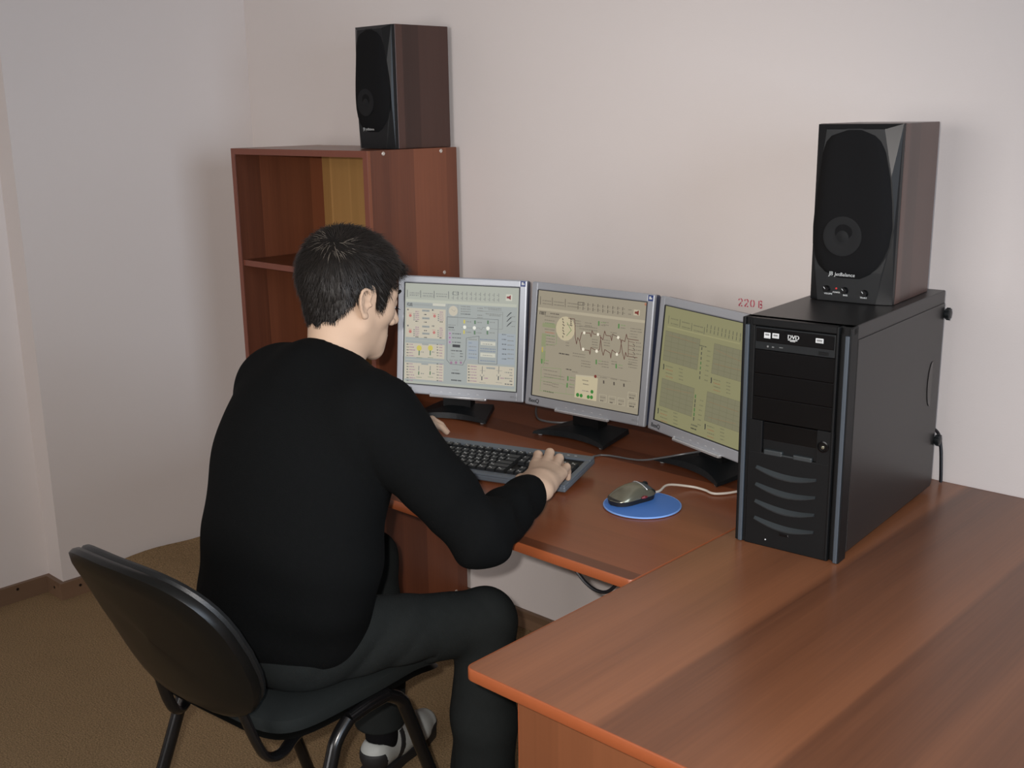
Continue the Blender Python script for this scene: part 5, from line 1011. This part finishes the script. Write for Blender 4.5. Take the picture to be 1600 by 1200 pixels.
# ---- trousers
def trouser_sd(P):
    d = ell(P, V3(1.745, -1.185, 0.590), V3(0.178, 0.132, 0.105))
    for H_, K_, A_, s in ((HR, KR, AR, 1), (HL, KLf, AL, -1)):
        hem = A_+V3(0, 0, 0.0)
        a = chain(P, [H_, H_*0.5+K_*0.5, K_], [0.090, 0.071, 0.0625], 0.02)
        t = (P-H_) @ ((K_-H_)/np.linalg.norm(K_-H_))
        a = a+0.0075*(0.64-np.abs(np.sin(t*30-P[:, 2]*34+P[:, 0]*10*s)))*np.clip(1-np.abs(t-0.10)/0.17, 0, 1)+0.0045*(0.64-np.abs(np.sin(t*36+P[:, 2]*26)))*np.clip((t-0.26)/0.1, 0, 1)
        b_ = chain(P, [K_, K_*0.5+hem*0.5, hem], [0.0625, 0.0660, 0.0710 if s > 0 else 0.060], 0.02)
        b_ = b_+0.0025*np.sin(P[:, 2]*38+P[:, 0]*25)
        a = smin(a, smax(b_, A_[2]+0.0-P[:, 2]-(0.0 if s > 0 else -0.01), 0.006), 0.03); d = smin(d, a, 0.035)
    return smax(d, 0.5165-P[:, 2]-8*np.clip(P[:, 1]+0.99, 0, 1), 0.012)
V, Q = extract(trouser_sd, (1.38, -1.42, 0.04), (2.12, -0.66, 0.74), 0.0042); V = relax(V, Q, 2, 0.5)
tr_ = np_mesh('trousers', V, Q, M['trouser'], man, ORG); tr_['label'] = 'dark grey corded trousers'
# ---- socks and shoes
def shoe(A_, yaw):
    X = Matrix.Translation(Vector(A_[:2].tolist()+[0])-Vector(ORG.tolist())) @ Matrix.Rotation(yaw, 4, 'Z')
    # upper, in shoe space: heel at y=-0.06, toe at y=+0.215
    def up(P):
        d = chain(P, [V3(0, -0.028, 0.055), V3(0, 0.05, 0.052), V3(0.004, 0.13, 0.042), V3(0.002, 0.178, 0.036)], [0.036, 0.037, 0.040, 0.034], 0.02)
        d = smin(d, cone(P, V3(0, -0.02, 0.07), V3(0, 0.035, 0.078), 0.034, 0.030), 0.02)
        d = smax(d, 0.022-P[:, 2], 0.004); op = cone(P, V3(0, -0.012, 0.10), V3(0, 0.02, 0.125), 0.0300, 0.034)
        return smax(d, -op, 0.004)
    V, Q = extract(up, (-0.06, -0.08, 0.01), (0.06, 0.23, 0.13), 0.0034); sh = np_mesh('shoe', relax(V, Q, 1), Q, M['shoe'], man); sh.matrix_local = X; sh['label'] = 'grey and white sports shoe'
    b = MB(); P2 = [(-0.030, -0.055), (0.0, -0.066), (0.030, -0.055), (0.037, -0.02), (0.036, 0.05), (0.045, 0.13), (0.040, 0.18), (0.018, 0.212), (-0.012, 0.212), (-0.034, 0.18), (-0.040, 0.13), (-0.035, 0.05), (-0.036, -0.02)]
    n = len(P2); vs = [(x*0.97, y*0.985, 0.0005) for x, y in P2]+[(x, y, 0.010) for x, y in P2]+[(x*1.0, y, 0.026) for x, y in P2]+[(x*0.9, y*0.95, 0.028) for x, y in P2]
    fs = [(k*n+i, k*n+(i+1) % n, (k+1)*n+(i+1) % n, (k+1)*n+i) for k in range(3) for i in range(n)]+[tuple(range(n))[::-1], tuple(3*n+i for i in range(n))]
    b.add(vs, fs, 0, True); obj('sole', b, M['sole'], sh)
    for nm, cut in (('heel_counter', lambda P: np.maximum(P[:, 1]+0.030+0.25*(P[:, 2]-0.05), P[:, 2]-0.074)), ('side_panel', lambda P: np.maximum(np.abs(P[:, 1]-0.028-0.35*(P[:, 2]-0.05))-0.010, P[:, 2]-0.095)), ('toe_guard', lambda P: np.maximum(0.150-P[:, 1], P[:, 2]-0.040))):
        V, Q = extract(lambda P: smax(np.maximum(up(P)-0.0014, -up(P)-0.004), cut(P), 0.002), (-0.06, -0.08, 0.01), (0.06, 0.23, 0.13), 0.003); o = np_mesh(nm, V, Q, M['sole'], sh)
    b = MB()
    for k in range(5): y = 0.050+k*0.019; z = 0.101-k*0.0052; b.tube([(-0.020, y, z-0.012), (0.0, y+0.004, z-0.003), (0.020, y, z-0.012)], 0.0024, 6)
    obj('laces', b, M['white'], sh)
for A_, yaw, lx in ((AR, 0.06, 0.0), (AL, 0.26, 0.0)):
    shoe(A_, yaw)
    V, Q = extract(lambda P: smax(chain(P, [A_+V3(0, 0, 0.10), A_-V3(0, 0, 0.02), A_-V3(0.0, 0.0, 0.050)], [0.042, 0.037, 0.036], 0.01), P[:, 2]-(A_[2]+0.08), 0.004), A_-V3(0.07, 0.07, 0.11), A_+V3(0.07, 0.07, 0.14), 0.004)
    np_mesh('sock', V, Q, M['sock'], man, ORG)
# ---- hair: a close cap with a ragged hairline, and loose strands combed away from the whorl
def hairline(y, x):
    K = V3(-0.14, -0.075, -0.056, -0.038, -0.022, 0.000, 0.014, 0.021, 0.034, 0.042, 0.054, 0.075, 0.12), V3(-0.068, -0.070, -0.062, -0.040, 0.004, 0.026, 0.014, -0.018, -0.022, 0.018, 0.034, 0.066, 0.076)
    return np.interp(y, *K)
def noise3(q, f): return np.sin(q[:, 0]*f+1.7*np.sin(q[:, 1]*f*0.8))*np.sin(q[:, 1]*f*1.1+1.3*np.sin(q[:, 2]*f))*np.sin(q[:, 2]*f*0.9+0.7)
def hair_sd(P):
    q = hl(P); top = np.clip((q[:, 2]-0.02)/0.08, 0, 1); fr = np.clip((q[:, 1]-0.02)/0.07, 0, 1)
    d = ell(q, V3(0, -0.008, 0.030), V3(0.0755, 0.0935, 0.0850))
    d = smin(d, ell(q, V3(0, 0.030, -0.010), V3(0.0600, 0.0590, 0.0760)), 0.03)
    th = 0.0065+0.0030*top+0.005*fr*top-0.0035*np.clip((-0.035-q[:, 2])/0.06, 0, 1)
    d = smin(d, cone(P, NB+V3(0.004, 0.0, -0.03), hw((0, -0.016, -0.045)), 0.0540, 0.0520), 0.028)
    d = d-th-0.0010*noise3(q, 190)-0.0012*noise3(q, 85)
    zb = hairline(q[:, 1], q[:, 0])+0.003*np.sin(q[:, 0]*240)+0.0025*np.sin(q[:, 1]*310)
    d = smax(d, (zb-q[:, 2])*0.8, 0.005)
    fringe = ell(q, V3(0, 0.084, 0.062), V3(0.044, 0.018, 0.016)); d = smin(d, fringe-0.001*noise3(q, 150), 0.012)
    return smax(d, -ear_sd(q)+0.001, 0.002)
V, Q = extract(hair_sd, HC-V3(0.14, 0.16, 0.13), HC+V3(0.14, 0.15, 0.16), 0.0026); V = relax(V, Q, 1, 0.4)
ha = np_mesh('hair', V, Q, M['hair'], man, ORG); ha['label'] = 'short dark brown hair'
ql = hl(V); sd0 = hair_sd(V); eps = 0.0015
grad = np.stack([hair_sd(V+V3(*e)*eps)-hair_sd(V-V3(*e)*eps) for e in ((1, 0, 0), (0, 1, 0), (0, 0, 1))], 1); grad /= np.linalg.norm(grad, axis=1)[:, None]+1e-9
nl = grad @ HRm                                        # normals in head space
hd = np.linalg.norm((ql-V3(0, -0.01, 0.0)), axis=1)
ok = np.nonzero((hd > 0.062) & (ql[:, 2] > -0.105))[0]; pick = rng.choice(ok, 12000, replace=True)
WH = V3(0.034, -0.068, 0.084)
sv = []; sf = []; sm = []
for i in pick:
    p = ql[i]+rng.normal(0, 0.0012, 3); n = nl[i]; f = p-WH; dist = np.linalg.norm(f)
    sw = np.cross(n, f)*0.45; f = f/(dist+1e-6)+sw/(dist+1e-6)*max(0, 1-dist/0.06)+V3(0, 0.1, -0.45 if p[2] < 0.07 else 0.0)+rng.normal(0, 0.16, 3)
    f = f-n*(f @ n); f /= np.linalg.norm(f)+1e-9
    low = np.clip((p[2]+0.100)/0.13, 0, 1); Ls = (0.005+0.014*low)*rng.uniform(0.7, 1.25); lift = rng.uniform(0.12, 0.42)+(0.15 if dist < 0.035 else 0)
    s_ = np.cross(n, f); w = 0.00042; pts = [p-n*0.001, p+f*Ls*0.5+n*(lift*Ls*0.42), p+f*Ls+n*(lift*Ls*0.5)]
    k = len(sv)
    for a, ww in zip(pts, (w, w*0.85, w*0.15)): sv.append(HC-ORG+HRm @ (a-s_*ww)); sv.append(HC-ORG+HRm @ (a+s_*ww))
    sf += [(k, k+1, k+3, k+2), (k+2, k+3, k+5, k+4)]; sm += [1 if dist < 0.030 and f[2] < 0.35 and rng.random() < 0.22 else 0]*2  # some strands by the whorl take the pale painted-highlight colour
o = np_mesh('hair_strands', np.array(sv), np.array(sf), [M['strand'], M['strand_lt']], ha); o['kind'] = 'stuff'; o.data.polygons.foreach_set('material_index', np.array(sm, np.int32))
# ---- eyes, brows, lashes, lips, nails
for s in (-1, 1):
    V, Q = extract(lambda P: smax(sphere(hl(P), V3(s*0.032, 0.0760, -0.0035), 0.0136), hl(P)[:, 2]+0.0075, 0.0006), hw((s*0.032, 0.076, -0.003))-0.02, hw((s*0.032, 0.076, -0.003))+0.02, 0.0016)
    e = np_mesh('eye', V, Q, M['eye'], man, ORG)
    V, Q = extract(lambda P: ell(hl(P), V3(s*0.0315, 0.0855, -0.0115), V3(0.0045, 0.0042, 0.0042)), hw((s*0.0315, 0.0855, -0.0115))-0.008, hw((s*0.0315, 0.0855, -0.0115))+0.008, 0.001)
    np_mesh('iris', V, Q, M['iris'], e, ORG)
    def toman(p): return tuple(hw(p)-ORG)
    b = MB()
    for k in range(22):
        t = k/21; x = s*(0.014+0.036*t); y = 0.0955-0.024*t**2.2+0.0005; z = 0.0175+0.006*math.sin(PI*min(1, t*0.9+0.15))
        dx = s*(0.004+0.003*t); b.tube([toman((x, y-0.001, z-0.003)), toman((x+dx*0.5, y+0.0026, z)), toman((x+dx, y+0.0012-0.003*t, z+0.0022*(1-t)))], [0.0012, 0.0015, 0.0005], 5)
    obj('eyebrow', b, M['hair'], man)
    b = MB()
    for k in range(15):
        t = k/14; a = (-0.9+1.8*t); x = s*0.032+0.0135*math.sin(a); y = 0.0755+0.0135*math.cos(a)*0.98; z = -0.0082
        b.tube([toman((x, y-0.001, z)), toman((x+0.0022*math.sin(a), y+0.0045, z-0.0028)), toman((x+0.004*math.sin(a), y+0.0085, z-0.0040))], [0.0008, 0.0006, 0.0002], 4)
    obj('eyelash', b, M['hair'], man)
V, Q = extract(lambda P: (lambda q: smax(np.minimum(ell(q, V3(0, 0.0870, -0.0662), V3(0.0225, 0.0112, 0.0056)), ell(q, V3(0, 0.0850, -0.0765), V3(0.0195, 0.0108, 0.0064))), 0.086-q[:, 1]+0.10*np.abs(q[:, 0]), 0.001))(hl(P)), hw((0, 0.088, -0.071))-0.035, hw((0, 0.088, -0.071))+0.035, 0.0014)
np_mesh('lips', V, Q, M['lip'], man, ORG)
for kw in (RH, LH):
    hand_sd(np.zeros((1, 3)), **kw)
    for tip, pre, R in hand_sd.tips:
        d = tip-pre; d /= np.linalg.norm(d); zz = R[:, 2]-d*(R[:, 2] @ d); zz /= np.linalg.norm(zz); xx = np.cross(d, zz)
        b = MB(); vs = []
        for j in range(5):
            for i in range(5):
                u = -1+i/2; v = -1+j/2; w_ = 0.0050*(1-0.25*max(0, v)**2)
                vs.append(tuple(tip+xx*u*w_+d*(0.0005+v*0.0058)+zz*(0.0079-0.0026*u*u-0.0014*max(0, v)**2)-ORG))
        b.add(vs, [(j*5+i, j*5+i+1, j*5+i+6, j*5+i+5) for j in range(4) for i in range(4)], 0, True); obj('fingernail', b, M['nail'], man)
